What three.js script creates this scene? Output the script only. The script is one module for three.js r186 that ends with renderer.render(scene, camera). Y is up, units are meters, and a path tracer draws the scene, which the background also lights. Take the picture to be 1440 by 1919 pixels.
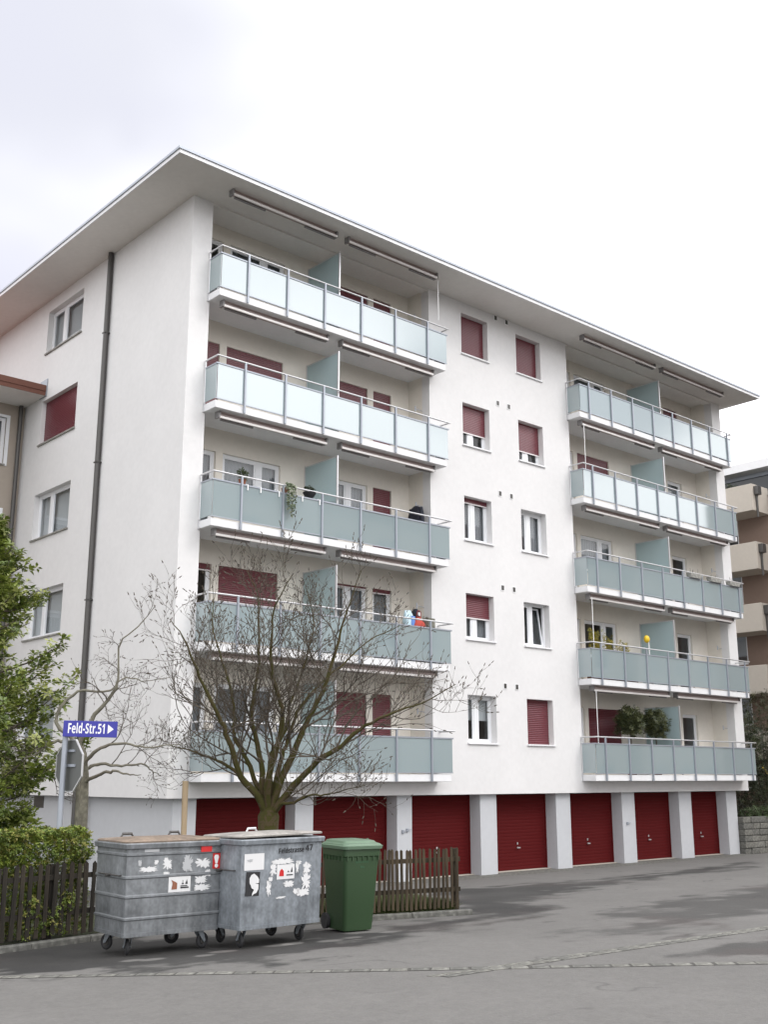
import * as THREE from 'three';
import { mergeGeometries, mergeVertices, toCreasedNormals } from 'three/addons/utils/BufferGeometryUtils.js';
import { FontLoader } from 'three/addons/loaders/FontLoader.js';
import { RoundedBoxGeometry } from 'three/addons/geometries/RoundedBoxGeometry.js';

/* ------------------------------------------------------------------ camera, sky, sun, exposure */
const scene = new THREE.Scene();
const camera = new THREE.PerspectiveCamera(50.56, 769 / 1024, 0.1, 900);
camera.position.set(-12.012, 2.788, 20.48);
camera.lookAt(-12.012 + 0.64214533, 2.788 + 0.23823229, 20.48 - 0.72862525);
const renderer = new THREE.WebGLRenderer({ antialias: true });
renderer.toneMapping = THREE.LinearToneMapping;
renderer.toneMappingExposure = 1.5;
renderer.shadowMap.enabled = true;

function hash(ix, iy, s) { let h = Math.imul(ix | 0, 374761393) ^ Math.imul(iy | 0, 668265263) ^ Math.imul(s | 0, 2147483647 ^ 0x5bd1e995); h = Math.imul(h ^ (h >>> 13), 1274126177); return ((h ^ (h >>> 16)) >>> 0) / 4294967296; }
function noise(x, y, s = 0, per = 0) {
  let ix = Math.floor(x), iy = Math.floor(y); const fx = x - ix, fy = y - iy;
  const w = (a) => (per ? ((a % per) + per) % per : a);
  const a = hash(w(ix), w(iy), s), b = hash(w(ix + 1), w(iy), s), c = hash(w(ix), w(iy + 1), s), d = hash(w(ix + 1), w(iy + 1), s);
  const u = fx * fx * (3 - 2 * fx), v = fy * fy * (3 - 2 * fy);
  return a + (b - a) * u + (c - a) * v + (a - b - c + d) * u * v;
}
function fbm(x, y, s = 0, oct = 4, per = 0) { let t = 0, a = 0.5, n = 0; for (let i = 0; i < oct; i++) { t += a * noise(x, y, s + i * 17, per); n += a; x *= 2; y *= 2; per *= 2; a *= 0.5; } return t / n; }
const smooth = (a, b, x) => { const t = Math.min(1, Math.max(0, (x - a) / (b - a))); return t * t * (3 - 2 * t); };
let seedState = 12345;
const seedRand = (s) => { seedState = s >>> 0; };
const rnd = () => { seedState = (seedState + 0x6d2b79f5) >>> 0; let t = Math.imul(seedState ^ (seedState >>> 15), 1 | seedState); t = (t + Math.imul(t ^ (t >>> 7), 61 | t)) ^ t; return ((t ^ (t >>> 14)) >>> 0) / 4294967296; };
const rr = (a, b) => a + (b - a) * rnd();

{ // overcast sky: bright veil with greyer, bluish cloud banks all round
  const W = 768, H = 384, data = new Float32Array(W * H * 4);
  const cl = new THREE.Vector3(0.31, 0.6, -0.74).normalize(); // the greyer bank upper left of the view
  for (let j = 0; j < H; j++) for (let i = 0; i < W; i++) {
    const phi = ((i + 0.5) / W - 0.5) * 2 * Math.PI, th = ((j + 0.5) / H - 0.5) * Math.PI;
    const x = Math.cos(th) * Math.cos(phi), y = Math.sin(th), z = Math.cos(th) * Math.sin(phi);
    const px = x / (Math.abs(y) + 0.35), pz = z / (Math.abs(y) + 0.35);
    const n = fbm(px * 1.6 + 11.3, pz * 1.6 + 4.7, 3, 5), m = fbm(px * 4.1 + 1.3, pz * 4.1 + 9.7, 8, 4);
    const ang = Math.acos(Math.max(-1, Math.min(1, x * cl.x + y * cl.y + z * cl.z)));
    let g = smooth(0.55, 0.75, n) * 0.8 + smooth(0.6, 0.06, ang + (m - 0.5) * 0.3 + (n - 0.5) * 0.25) * 0.95;
    g = Math.min(1, g);
    const sd = Math.acos(Math.max(-1, Math.min(1, x * 0.35 + y * 0.7 + z * 0.62))), b = 1.36 + 0.16 * (m - 0.5) + 1.4 * Math.exp(-(sd * sd) / 0.42);
    const k = (j * W + i) * 4;
    data[k] = b * (1 - g) + 0.51 * g + 0.06 * (m - 0.5) * g; data[k + 1] = b * (1 - g) + 0.52 * g + 0.06 * (m - 0.5) * g; data[k + 2] = b * 1.02 * (1 - g) + 0.585 * g; data[k + 3] = 1;
  }
  const sky = new THREE.DataTexture(data, W, H, THREE.RGBAFormat, THREE.FloatType);
  sky.mapping = THREE.EquirectangularReflectionMapping; sky.magFilter = THREE.LinearFilter; sky.minFilter = THREE.LinearFilter; sky.needsUpdate = true;
  scene.background = sky; scene.environment = sky;
}
const sun = new THREE.DirectionalLight(new THREE.Color(1, 0.95, 0.89), 0.5);
sun.position.set(6 + 35, 4 + 70, 2 + 62); sun.target.position.set(6, 4, 2);
sun.castShadow = true; sun.shadow.radius = 26; sun.shadow.mapSize.set(2048, 2048);
Object.assign(sun.shadow.camera, { left: -45, right: 45, top: 45, bottom: -45, near: 1, far: 180 });
scene.add(sun, sun.target);

/* ------------------------------------------------------------------ helpers */
const V = (x, y, z) => new THREE.Vector3(x, y, z);
const lin = (r, g, b) => new THREE.Color().setRGB(r, g, b);
const gy = (z) => (z < 0 ? 0.3 : z < 24 ? 0.3 + 0.0415 * z : 0.3 + 0.0415 * 24);
const taken = new Map();
function numbered(name) { const n = taken.get(name) || 0; taken.set(name, n + 1); return n ? `${name}_${String(n).padStart(3, '0')}` : name; }
function place(o, parent) { if (parent === scene) o.name = numbered(o.name); parent.add(o); if (o.isMesh) { o.castShadow = true; o.receiveShadow = true; } return o; }
function tag(o, label, category, group) { o.userData.label = label; o.userData.category = category; if (group) o.userData.group = group; return o; }
function thing(name, label, category, p = [0, 0, 0], turn = 0, group) { const g = new THREE.Group(); g.name = name; g.position.set(...p); g.rotation.y = turn; place(g, scene); return tag(g, label, category, group); }
function metricUV(g) {
  const p = g.attributes.position, n = g.attributes.normal, uv = new Float32Array(p.count * 2);
  for (let i = 0; i < p.count; i++) {
    const ax = Math.abs(n.getX(i)), ay = Math.abs(n.getY(i)), az = Math.abs(n.getZ(i));
    if (ay >= ax && ay >= az) { uv[2 * i] = p.getX(i); uv[2 * i + 1] = p.getZ(i); } else if (ax >= az) { uv[2 * i] = p.getZ(i); uv[2 * i + 1] = p.getY(i); } else { uv[2 * i] = p.getX(i); uv[2 * i + 1] = p.getY(i); }
  }
  g.setAttribute('uv', new THREE.BufferAttribute(uv, 2)); return g;
}
function clean(g, uv = true) { g = g.index ? g.toNonIndexed() : g; for (const k of Object.keys(g.attributes)) if (!['position', 'normal', 'uv'].includes(k)) g.deleteAttribute(k); if (!g.attributes.normal) g.computeVertexNormals(); return uv || !g.attributes.uv ? metricUV(g) : g; }
function obj(name, geos, m, parent = scene) { const list = Array.isArray(geos) ? geos : [geos]; const g = list.length === 1 ? clean(list[0]) : mergeGeometries(list.map((x) => clean(x))); const o = new THREE.Mesh(g, m); o.name = name; return place(o, parent); }
function share(name, g, m, parent) { const o = new THREE.Mesh(g, m); o.name = name; return place(o, parent); }
function struct(name, geos, m) { const o = obj(name, geos, m); o.userData.kind = 'structure'; return o; }
const bx = (x0, x1, y0, y1, z0, z1) => new THREE.BoxGeometry(x1 - x0, y1 - y0, z1 - z0).translate((x0 + x1) / 2, (y0 + y1) / 2, (z0 + z1) / 2);
const rbx = (x0, x1, y0, y1, z0, z1, r = 0.012) => new RoundedBoxGeometry(x1 - x0, y1 - y0, z1 - z0, 2, r).translate((x0 + x1) / 2, (y0 + y1) / 2, (z0 + z1) / 2);
function rod(a, b, r, sides = 8, r2 = r) { const d = b.clone().sub(a), g = new THREE.CylinderGeometry(r2, r, d.length(), sides); g.applyQuaternion(new THREE.Quaternion().setFromUnitVectors(V(0, 1, 0), d.clone().normalize())); return g.translate((a.x + b.x) / 2, (a.y + b.y) / 2, (a.z + b.z) / 2); }
function tube(pts, radii, sides = 6) { // tapered limb
  const n = pts.length, pos = [], nor = [], idx = []; let u = null;
  for (let i = 0; i < n; i++) {
    const t = pts[Math.min(n - 1, i + 1)].clone().sub(pts[Math.max(0, i - 1)]).normalize();
    if (!u) { u = Math.abs(t.y) < 0.9 ? V(0, 1, 0) : V(1, 0, 0); }
    u = u.clone().sub(t.clone().multiplyScalar(u.dot(t))).normalize(); const w = t.clone().cross(u);
    for (let k = 0; k < sides; k++) { const a = (k / sides) * 2 * Math.PI, d = u.clone().multiplyScalar(Math.cos(a)).addScaledVector(w, Math.sin(a)); nor.push(d.x, d.y, d.z); pos.push(pts[i].x + d.x * radii[i], pts[i].y + d.y * radii[i], pts[i].z + d.z * radii[i]); }
  }
  for (let i = 0; i < n - 1; i++) for (let k = 0; k < sides; k++) { const a = i * sides + k, b = i * sides + (k + 1) % sides; idx.push(a, b, a + sides, b, b + sides, a + sides); }
  const g = new THREE.BufferGeometry(); g.setAttribute('position', new THREE.Float32BufferAttribute(pos, 3)); g.setAttribute('normal', new THREE.Float32BufferAttribute(nor, 3)); g.setIndex(idx);
  g.setAttribute('uv', new THREE.Float32BufferAttribute(new Array(pos.length / 3 * 2).fill(0), 2)); return g;
}
function loft(secs, rad = 0.03, caps = [true, true], crease = 0.7) { // stacked rounded rectangles: [y, w, d, cx, cz]
  const m = 4, pos = [], idx = []; let N = 0;
  for (const [y, w, d, cx = 0, cz = 0] of secs) {
    const r = Math.min(rad, w / 2 - 1e-3, d / 2 - 1e-3); N = 0;
    for (const [sx, sz, a0] of [[1, 1, 0], [-1, 1, 1], [-1, -1, 2], [1, -1, 3]]) for (let k = 0; k <= m; k++) { const a = (a0 + k / m) * Math.PI / 2; pos.push(cx + sx * (w / 2 - r) + Math.cos(a) * r, y, cz + sz * (d / 2 - r) + Math.sin(a) * r); N++; }
  }
  for (let i = 0; i < secs.length - 1; i++) for (let k = 0; k < N; k++) { const a = i * N + k, b = i * N + (k + 1) % N; idx.push(a, a + N, b, b, a + N, b + N); }
  const cap = (i, up) => { const c = pos.length / 3, [y, , , cx = 0, cz = 0] = secs[i]; pos.push(cx, y, cz); for (let k = 0; k < N; k++) { const a = i * N + k, b = i * N + (k + 1) % N; up ? idx.push(c, b, a) : idx.push(c, a, b); } };
  if (caps[0]) cap(0, false); if (caps[1]) cap(secs.length - 1, true);
  const g = new THREE.BufferGeometry(); g.setAttribute('position', new THREE.Float32BufferAttribute(pos, 3)); g.setIndex(idx);
  return toCreasedNormals(g, crease);
}
function slats(w, h, pitch, depth = 0.008, gap = 0.006) { // a real slatted face, x centred, from y 0 to h, front at +z
  const n = Math.max(1, Math.round(h / pitch)), p = h / n, pos = []; const X = w / 2;
  const q = (y0, z0, y1, z1) => pos.push(-X, y0, z0, X, y0, z0, X, y1, z1, -X, y0, z0, X, y1, z1, -X, y1, z1);
  for (let i = 0; i < n; i++) { const y = i * p; q(y, 0, y + gap * 0.5, 0); q(y + gap * 0.5, 0, y + gap, depth); q(y + gap, depth, y + p * 0.6, depth * 1.25); q(y + p * 0.6, depth * 1.25, y + p - gap * 0.5, depth * 0.7); q(y + p - gap * 0.5, depth * 0.7, y + p, 0); }
  const g = new THREE.BufferGeometry(); g.setAttribute('position', new THREE.Float32BufferAttribute(pos, 3)); g.computeVertexNormals(); return g;
}
function poly(pts, holes = [], depth = 0.1) { const s = new THREE.Shape(pts.map((p) => new THREE.Vector2(p[0], p[1]))); for (const [x0, x1, y0, y1] of holes) s.holes.push(new THREE.Path([[x0, y0], [x0, y1], [x1, y1], [x1, y0]].map((p) => new THREE.Vector2(...p)))); return new THREE.ExtrudeGeometry(s, { depth, bevelEnabled: false }); }
function spline(pts, n) { const c = new THREE.CatmullRomCurve3(pts); return c.getPoints(n); }

/* ------------------------------------------------------------------ textures and materials */
function tex(size, fn, { color = true, rep = 1, w = size, h = size } = {}) {
  const d = new Uint8Array(w * h * 4);
  for (let j = 0; j < h; j++) for (let i = 0; i < w; i++) { const c = fn(i / w, j / h, i, j), k = (j * w + i) * 4; d[k] = c[0]; d[k + 1] = c[1]; d[k + 2] = c[2]; d[k + 3] = c[3] ?? 255; }
  const t = new THREE.DataTexture(d, w, h, THREE.RGBAFormat); t.wrapS = t.wrapT = THREE.RepeatWrapping; t.magFilter = THREE.LinearFilter; t.minFilter = THREE.LinearMipmapLinearFilter; t.generateMipmaps = true;
  if (color) t.colorSpace = THREE.SRGBColorSpace; t.repeat.set(rep, rep); t.needsUpdate = true; return t;
}
const g3 = (v) => [v, v, v];
const grain = tex(256, (u, v) => g3(90 + 130 * fbm(u * 64, v * 64, 5, 2, 64)), { color: false, rep: 2.2 });
const blotch = tex(512, (u, v) => { const n = fbm(u * 6, v * 6, 21, 5, 6), f = fbm(u * 60, v * 60, 4, 2, 60); return g3(240 + 9 * (n - 0.5) + 6 * (f - 0.5)); }, { rep: 0.17 });
const galvanised = tex(512, (u, v) => { const n = fbm(u * 7, v * 7, 33, 5, 7), f = noise(u * 46, v * 46, 9, 46), s = fbm(u * 30, v * 3, 71, 3, 3); const k = 172 + 80 * (n - 0.5) + 22 * (f - 0.5) + 46 * (s - 0.5); return [k, k + 1, k + 2]; }, { rep: 0.8 });
const galvRough = tex(256, (u, v) => g3(110 + 110 * fbm(u * 9, v * 9, 44, 4, 9)), { color: false, rep: 0.9 });
const woodTex = tex(256, (u, v) => { const n = fbm(u * 42, v * 3, 12, 3, 3), m = fbm(u * 6, v * 5, 19, 4, 5); const k = 150 + 90 * (n - 0.5) + 80 * (m - 0.5); return [k, k * 0.95, k * 0.86]; }, { rep: 1.3 });
const barkTex = tex(256, (u, v) => { const n = fbm(u * 20, v * 9, 14, 4, 1), m = fbm(u * 5, v * 5, 90, 3, 5); const k = 150 + 110 * (n - 0.5); return m > 0.5 ? [k * 0.86, k * 0.9, k * 0.5] : [k, k * 0.93, k * 0.84]; }, { rep: 2 });
const stoneTex = tex(256, (u, v) => { const n = fbm(u * 12, v * 12, 51, 5, 12); const k = 190 + 110 * (n - 0.5); return [k, k, k * 0.97]; }, { rep: 1.5 });
const std = (c, rough = 0.8, extra = {}) => new THREE.MeshStandardMaterial({ color: c, roughness: rough, ...extra });
const M = {
  plaster: std(lin(0.8, 0.79, 0.786), 0.92, { map: blotch, bumpMap: grain, bumpScale: 0.0025 }),
  loggia: std(lin(0.84, 0.79, 0.71), 0.92, { map: blotch, bumpMap: grain, bumpScale: 0.002 }),
  plinth: std(lin(0.576, 0.588, 0.612), 0.9, { map: blotch, bumpMap: grain, bumpScale: 0.002 }),
  soffit: std(lin(0.86, 0.835, 0.8), 0.9, { map: blotch, bumpMap: grain, bumpScale: 0.0015 }),
  slab: std(lin(0.86, 0.86, 0.87), 0.75, { map: blotch }),
  metalDark: std(lin(0.088, 0.084, 0.08), 0.45, { metalness: 0.4 }),
  metalGrey: std(lin(0.34, 0.365, 0.41), 0.42, { metalness: 0.3 }),
  rail: std(lin(0.62, 0.62, 0.63), 0.35, { metalness: 0.55 }),
  whitePvc: std(lin(0.765, 0.774, 0.792), 0.4),
  sill: std(lin(0.576, 0.568, 0.56), 0.7, { map: stoneTex }),
  red: new THREE.MeshPhysicalMaterial({ color: lin(0.13, 0.018, 0.028), roughness: 0.32, ior: 1.75 }),
  redDoor: new THREE.MeshPhysicalMaterial({ color: lin(0.085, 0.005, 0.0056), roughness: 0.7, specularIntensity: 0.3 }),
  bar: std(lin(0.72, 0.68, 0.68), 0.5),
  frosted: new THREE.MeshPhysicalMaterial({ color: lin(0.28, 0.345, 0.36), roughness: 0.05, ior: 2.4, metalness: 0 }),
  divider: new THREE.MeshPhysicalMaterial({ color: lin(0.5, 0.62, 0.64), roughness: 0.3, transmission: 0.35, thickness: 0, ior: 1.5 }),
  pane: new THREE.MeshPhysicalMaterial({ color: lin(0.82, 0.86, 0.88), roughness: 0.02, transmission: 1, thickness: 0, ior: 1.52 }),
  curtain: std(lin(0.51, 0.51, 0.51), 0.95),
  curtainGrey: std(lin(0.3, 0.3, 0.31), 0.95),
  inside: std(lin(0.3, 0.29, 0.27), 0.95),
  awnRoll: std(lin(0.4, 0.325, 0.31), 0.9),
  awnBar: std(lin(0.76, 0.73, 0.71), 0.5, { metalness: 0.2 }),
  awnArm: std(lin(0.26, 0.25, 0.25), 0.5, { metalness: 0.4 }),
  galv: std(lin(0.3888, 0.4068, 0.4212), 0.62, { map: galvanised, roughnessMap: galvRough, metalness: 0.15 }),
  galv2: std(lin(0.4712, 0.5092, 0.5472), 0.6, { map: galvanised, roughnessMap: galvRough, metalness: 0.15 }),
  lidRust: std(lin(0.465, 0.3525, 0.2625), 0.75, { map: galvanised }),
  lidPale: std(lin(0.697, 0.6478, 0.5904), 0.7, { map: galvanised }),
  rubber: std(lin(0.025, 0.025, 0.027), 0.8),
  binGreen: std(lin(0.031, 0.064, 0.027), 0.45, { bumpMap: grain, bumpScale: 0.0006 }),
  binLid: std(lin(0.1275, 0.195, 0.1312), 0.5, { bumpMap: grain, bumpScale: 0.0006 }),
  wood: [0, 1, 2].map((i) => std([lin(0.1638, 0.1326, 0.0897), lin(0.1287, 0.1053, 0.0702), lin(0.2028, 0.1638, 0.1131)][i], 0.9, { map: woodTex, bumpMap: woodTex, bumpScale: 0.003 })),
  woodDark: [0, 1, 2].map((i) => std([lin(0.0749, 0.0624, 0.0499), lin(0.053, 0.0468, 0.0374), lin(0.0936, 0.0811, 0.0655)][i], 0.92, { map: woodTex, bumpMap: woodTex, bumpScale: 0.003 })),
  woodPale: std(lin(0.5148, 0.39, 0.2496), 0.8),
  bark: std(lin(0.2808, 0.2379, 0.1326), 0.95, { map: barkTex, bumpMap: barkTex, bumpScale: 0.006 }),
  twig: std(lin(0.08, 0.0656, 0.0496), 0.9),
  barkPale: std(lin(0.36, 0.34, 0.28), 0.95, { map: stoneTex, bumpMap: barkTex, bumpScale: 0.006 }),
  stone: std(lin(0.288, 0.2808, 0.2664), 0.9, { map: stoneTex, bumpMap: stoneTex, bumpScale: 0.004 }),
  stone2: std(lin(0.2376, 0.234, 0.2268), 0.9, { map: stoneTex, bumpMap: stoneTex, bumpScale: 0.004 }),
  stone3: std(lin(0.3312, 0.324, 0.3096), 0.9, { map: stoneTex, bumpMap: stoneTex, bumpScale: 0.004 }),
  joint: std(lin(0.07, 0.0665, 0.0595), 0.95),
  concrete: std(lin(0.2475, 0.2438, 0.2325), 0.92, { map: stoneTex, bumpMap: grain, bumpScale: 0.003 }),
  beige: std(lin(0.416, 0.36, 0.304), 0.92, { map: blotch, bumpMap: grain, bumpScale: 0.0025 }),
  brown: std(lin(0.24, 0.172, 0.136), 0.95, { map: blotch, bumpMap: grain, bumpScale: 0.003 }),
  cream: std(lin(0.561, 0.51, 0.442), 0.92, { map: blotch, bumpMap: grain, bumpScale: 0.003 }),
  tileEdge: std(lin(0.16, 0.068, 0.048), 0.8),
  darkGlass: new THREE.MeshPhysicalMaterial({ color: lin(0.02, 0.025, 0.03), roughness: 0.06, ior: 1.52 }),
  white: std(lin(0.82, 0.82, 0.82), 0.6),
  paper: std(lin(0.624, 0.624, 0.624), 0.85),
  paperGrey: std(lin(0.4, 0.408, 0.416), 0.85),
  ink: std(lin(0.02, 0.02, 0.022), 0.8),
  stickerRed: std(lin(0.496, 0.016, 0.016), 0.5),
  blue: std(lin(0.036, 0.036, 0.288), 0.45),
  signBack: std(lin(0.128, 0.132, 0.128), 0.6, { metalness: 0.3 }),
  signRed: std(lin(0.5, 0.02, 0.02), 0.5),
  soil: std(lin(0.042, 0.0315, 0.021), 1),
  terracotta: std(lin(0.24, 0.096, 0.056), 0.85),
  cloth: std(lin(0.018, 0.02, 0.03), 0.95),
};
M.frosted.side = THREE.DoubleSide; M.pane.side = THREE.DoubleSide;
const leafMat = (extra = {}) => new THREE.MeshPhysicalMaterial({ color: 0xffffff, roughness: 0.6, side: THREE.DoubleSide, transmission: 0.25, thickness: 0, ...extra });

/* ------------------------------------------------------------------ ground */
{
  const R = [-14, 26, -0.6, 24.4], W = 1600, H = 1000;
  const inside = (p, x, z) => { let c = false, d = 1e9; for (let i = 0, j = p.length - 1; i < p.length; j = i++) { const [xi, zi] = p[i], [xj, zj] = p[j]; if ((zi > z) !== (zj > z) && x < ((xj - xi) * (z - zi)) / (zj - zi) + xi) c = !c; const ex = xj - xi, ez = zj - zi, t = Math.max(0, Math.min(1, ((x - xi) * ex + (z - zi) * ez) / (ex * ex + ez * ez))); d = Math.min(d, Math.hypot(x - xi - ex * t, z - zi - ez * t)); } return c ? d : -d; };
  // dampened, darker asphalt areas by outline, the last with painted shade mixed in
  const dampAndShade = [
    [[[4.6, 2.2], [7.76, 2.6], [9.52, 3.4], [18.74, 2.2], [15.71, 4.5], [10.29, 5.04], [7.71, 5.19], [4.26, 6.88], [2.51, 8.45], [0.18, 8.76], [-1.98, 9.5], [-3.09, 9.14], [-1.98, 8.2], [-0.69, 7.0], [1.2, 7.0]], 1.0, 0.76],
    [[[-0.13, 10.43], [2.59, 9.13], [4.93, 8.16], [10.5, 7.47], [22, 6.6], [22, 10.5], [10, 10.8], [2.94, 11.5], [1.01, 11.6], [0.07, 11.4]], 0.9, 0.58],
    [[[-0.51, 12.7], [0.33, 12.55], [1.96, 12.45], [9, 12.9], [6, 15.4], [-0.33, 13.62], [-0.86, 13.4], [-0.65, 13.05]], 0.6, 0.55],
    [[[-8.4, 6.0], [-4.16, 4.9], [-1.48, 6.6], [-1.0, 8.2], [-2.27, 8.8], [-3.57, 9.3], [-4.24, 9.5], [-5.25, 9.0], [-6.38, 7.9], [-7.6, 6.9]], 0.5, 0.78],  // wet ground around the containers, deepened by painted shade beneath them
  ];
  const pale = [[-4.97, 7.8, 0.2], [-4.72, 7.93, 0.22], [-4.16, 8.15, 0.17], [-3.79, 7.98, 0.2], [-2.98, 8.03, 0.22], [-2.72, 8.05, 0.16], [-2.19, 8.23, 0.24], [-1.77, 8.18, 0.25], [-1.0, 8.1, 0.2]];
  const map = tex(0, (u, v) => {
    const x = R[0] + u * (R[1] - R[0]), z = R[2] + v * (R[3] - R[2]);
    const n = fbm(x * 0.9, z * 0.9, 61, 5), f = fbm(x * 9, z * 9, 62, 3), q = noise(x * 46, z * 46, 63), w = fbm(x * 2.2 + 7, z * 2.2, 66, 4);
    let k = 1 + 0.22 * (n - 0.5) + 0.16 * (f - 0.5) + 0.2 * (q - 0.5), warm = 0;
    for (const [p, soft, dark] of dampAndShade) { const d = inside(p, x, z) + (w - 0.5) * 1.5 + (f - 0.5) * 0.4 + (fbm(x * 0.7, z * 3.2, 69, 3) - 0.5) * 1.3; const m = smooth(-0.12, soft, d); k *= 1 - dark * m * (0.75 + 0.5 * n); warm = Math.max(warm, m * smooth(0.5, 0.7, fbm(x * 0.8, z * 0.8, 77, 3))); }
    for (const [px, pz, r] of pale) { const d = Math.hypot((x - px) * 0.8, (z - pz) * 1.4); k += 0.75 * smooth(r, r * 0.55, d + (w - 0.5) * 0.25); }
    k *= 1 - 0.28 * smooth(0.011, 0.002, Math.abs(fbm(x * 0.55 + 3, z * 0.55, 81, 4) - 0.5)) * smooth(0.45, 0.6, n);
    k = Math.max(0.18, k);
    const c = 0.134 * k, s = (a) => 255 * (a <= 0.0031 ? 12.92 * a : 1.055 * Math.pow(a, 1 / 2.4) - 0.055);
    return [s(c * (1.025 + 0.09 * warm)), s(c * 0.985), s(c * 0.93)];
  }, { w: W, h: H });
  map.wrapS = map.wrapT = THREE.ClampToEdgeWrapping;
  const bump = tex(256, (u, v) => g3(255 * (0.5 * noise(u * 110, v * 110, 2, 110) + 0.5 * noise(u * 50, v * 50, 6, 50))), { color: false, w: 256, h: 256 });
  bump.repeat.set(40, 25);
  const nx = 40, nz = 50, pos = [], uv = [], idx = [];
  for (let j = 0; j <= nz; j++) for (let i = 0; i <= nx; i++) { const x = R[0] + (i / nx) * (R[1] - R[0]), z = R[2] + (j / nz) * (R[3] - R[2]); pos.push(x, gy(z), z); uv.push(i / nx, j / nz); }
  for (let j = 0; j < nz; j++) for (let i = 0; i < nx; i++) { const a = j * (nx + 1) + i, b = a + nx + 1; idx.push(a, b, a + 1, b, b + 1, a + 1); }
  const g = new THREE.BufferGeometry(); g.setAttribute('position', new THREE.Float32BufferAttribute(pos, 3)); g.setAttribute('uv', new THREE.Float32BufferAttribute(uv, 2)); g.setIndex(idx); g.computeVertexNormals();
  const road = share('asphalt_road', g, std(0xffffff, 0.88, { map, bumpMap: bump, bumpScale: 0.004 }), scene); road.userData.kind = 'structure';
  const far = [], fi = [], zs = [-420, -2, 0, 24, 430];
  zs.forEach((z) => far.push(-420, gy(z) - 0.03, z, 430, gy(z) - 0.03, z)); for (let i = 0; i < zs.length - 1; i++) fi.push(2 * i, 2 * i + 2, 2 * i + 1, 2 * i + 2, 2 * i + 3, 2 * i + 1);
  const fg = new THREE.BufferGeometry(); fg.setAttribute('position', new THREE.Float32BufferAttribute(far, 3)); fg.setIndex(fi); fg.computeVertexNormals();
  struct('ground', fg, std(lin(0.13, 0.128, 0.12), 0.95, { map: stoneTex }));
  // concrete apron along the garages
  struct('garage_apron', [bx(0.2, 22.3, 0.2, 0.318, -0.9, 0.75)], M.concrete);
  // lawn behind the fences
  const lawn = [], li = [[-9, 5.9], [-3.2, 4.95], [-1.2, 5.9], [1.25, 6.9], [2.1, 5.6], [1.2, 0.9], [-9, 0.9]].map(([x, z]) => new THREE.Vector2(x, z));
  const lg = new THREE.ShapeGeometry(new THREE.Shape(li)); { const p = lg.attributes.position; for (let i = 0; i < p.count; i++) { const x = p.getX(i), z = p.getY(i); p.setXYZ(i, x, gy(z) + 0.07, z); } if (lg.index) { const a = lg.index.array; for (let i = 0; i < a.length; i += 3) { const t = a[i]; a[i] = a[i + 1]; a[i + 1] = t; } } lg.computeVertexNormals(); }
  struct('garden_ground', lg, std(lin(0.07, 0.085, 0.03), 1, { map: stoneTex }));
}
{ // stone setts: a row along the street edge, and a double row branching along the forecourt
  const variants = [0, 1, 2].map((i) => clean(rbx(-0.1, 0.1, -0.05, 0, -0.055, 0.055, 0.012).scale(1.02 - 0.03 * i, 1, 1 + 0.08 * (i - 1))));
  const mats = [M.stone, M.stone2, M.stone3];
  const run = (name, a, b, rows, pitch, up, wide = 1) => {
    const g = new THREE.Group(); g.name = name; g.userData.kind = 'structure'; place(g, scene);
    const L = Math.hypot(b[0] - a[0], b[1] - a[1]), dx = (b[0] - a[0]) / L, dz = (b[1] - a[1]) / L, th = -Math.atan2(dz, dx);
    const w = rows * 0.125 * wide + 0.005, strip = new THREE.PlaneGeometry(L, w, 24, 1).rotateX(-Math.PI / 2).rotateY(th).translate((a[0] + b[0]) / 2, 0, (a[1] + b[1]) / 2), p = strip.attributes.position;
    for (let i = 0; i < p.count; i++) p.setY(i, gy(p.getZ(i)) + 0.004);
    strip.computeVertexNormals(); obj('joint_bed', strip, M.joint, g);
    for (let r = 0; r < rows; r++) for (let s = (r % 2) * pitch * 0.5; s < L; s += pitch * rr(0.94, 1.06)) {
      const off = (r - (rows - 1) / 2) * 0.128 + rr(-0.006, 0.006), x = a[0] + dx * s - dz * off, z = a[1] + dz * s + dx * off;
      const o = share('sett', variants[Math.floor(rnd() * 3)], mats[Math.floor(rnd() * 3)], g); o.position.set(x, gy(z) + up + rr(-0.002, 0.004), z); o.scale.z = wide; o.rotation.order = 'YXZ'; o.rotation.y = th + rr(-0.04, 0.04); o.rotation.x = -0.0415 * Math.cos(th) + rr(-0.01, 0.01); o.rotation.z = -0.0415 * Math.sin(th) + rr(-0.008, 0.008);
    }
  };
  seedRand(77);
  run('street_edge_setts', [-7.6, 6.95], [0.3, 15.05], 1, 0.215, 0.008, 1.7);
  run('forecourt_setts', [-3.6, 11.82], [8.2, 12.52], 2, 0.212, 0.009);
}

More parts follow.
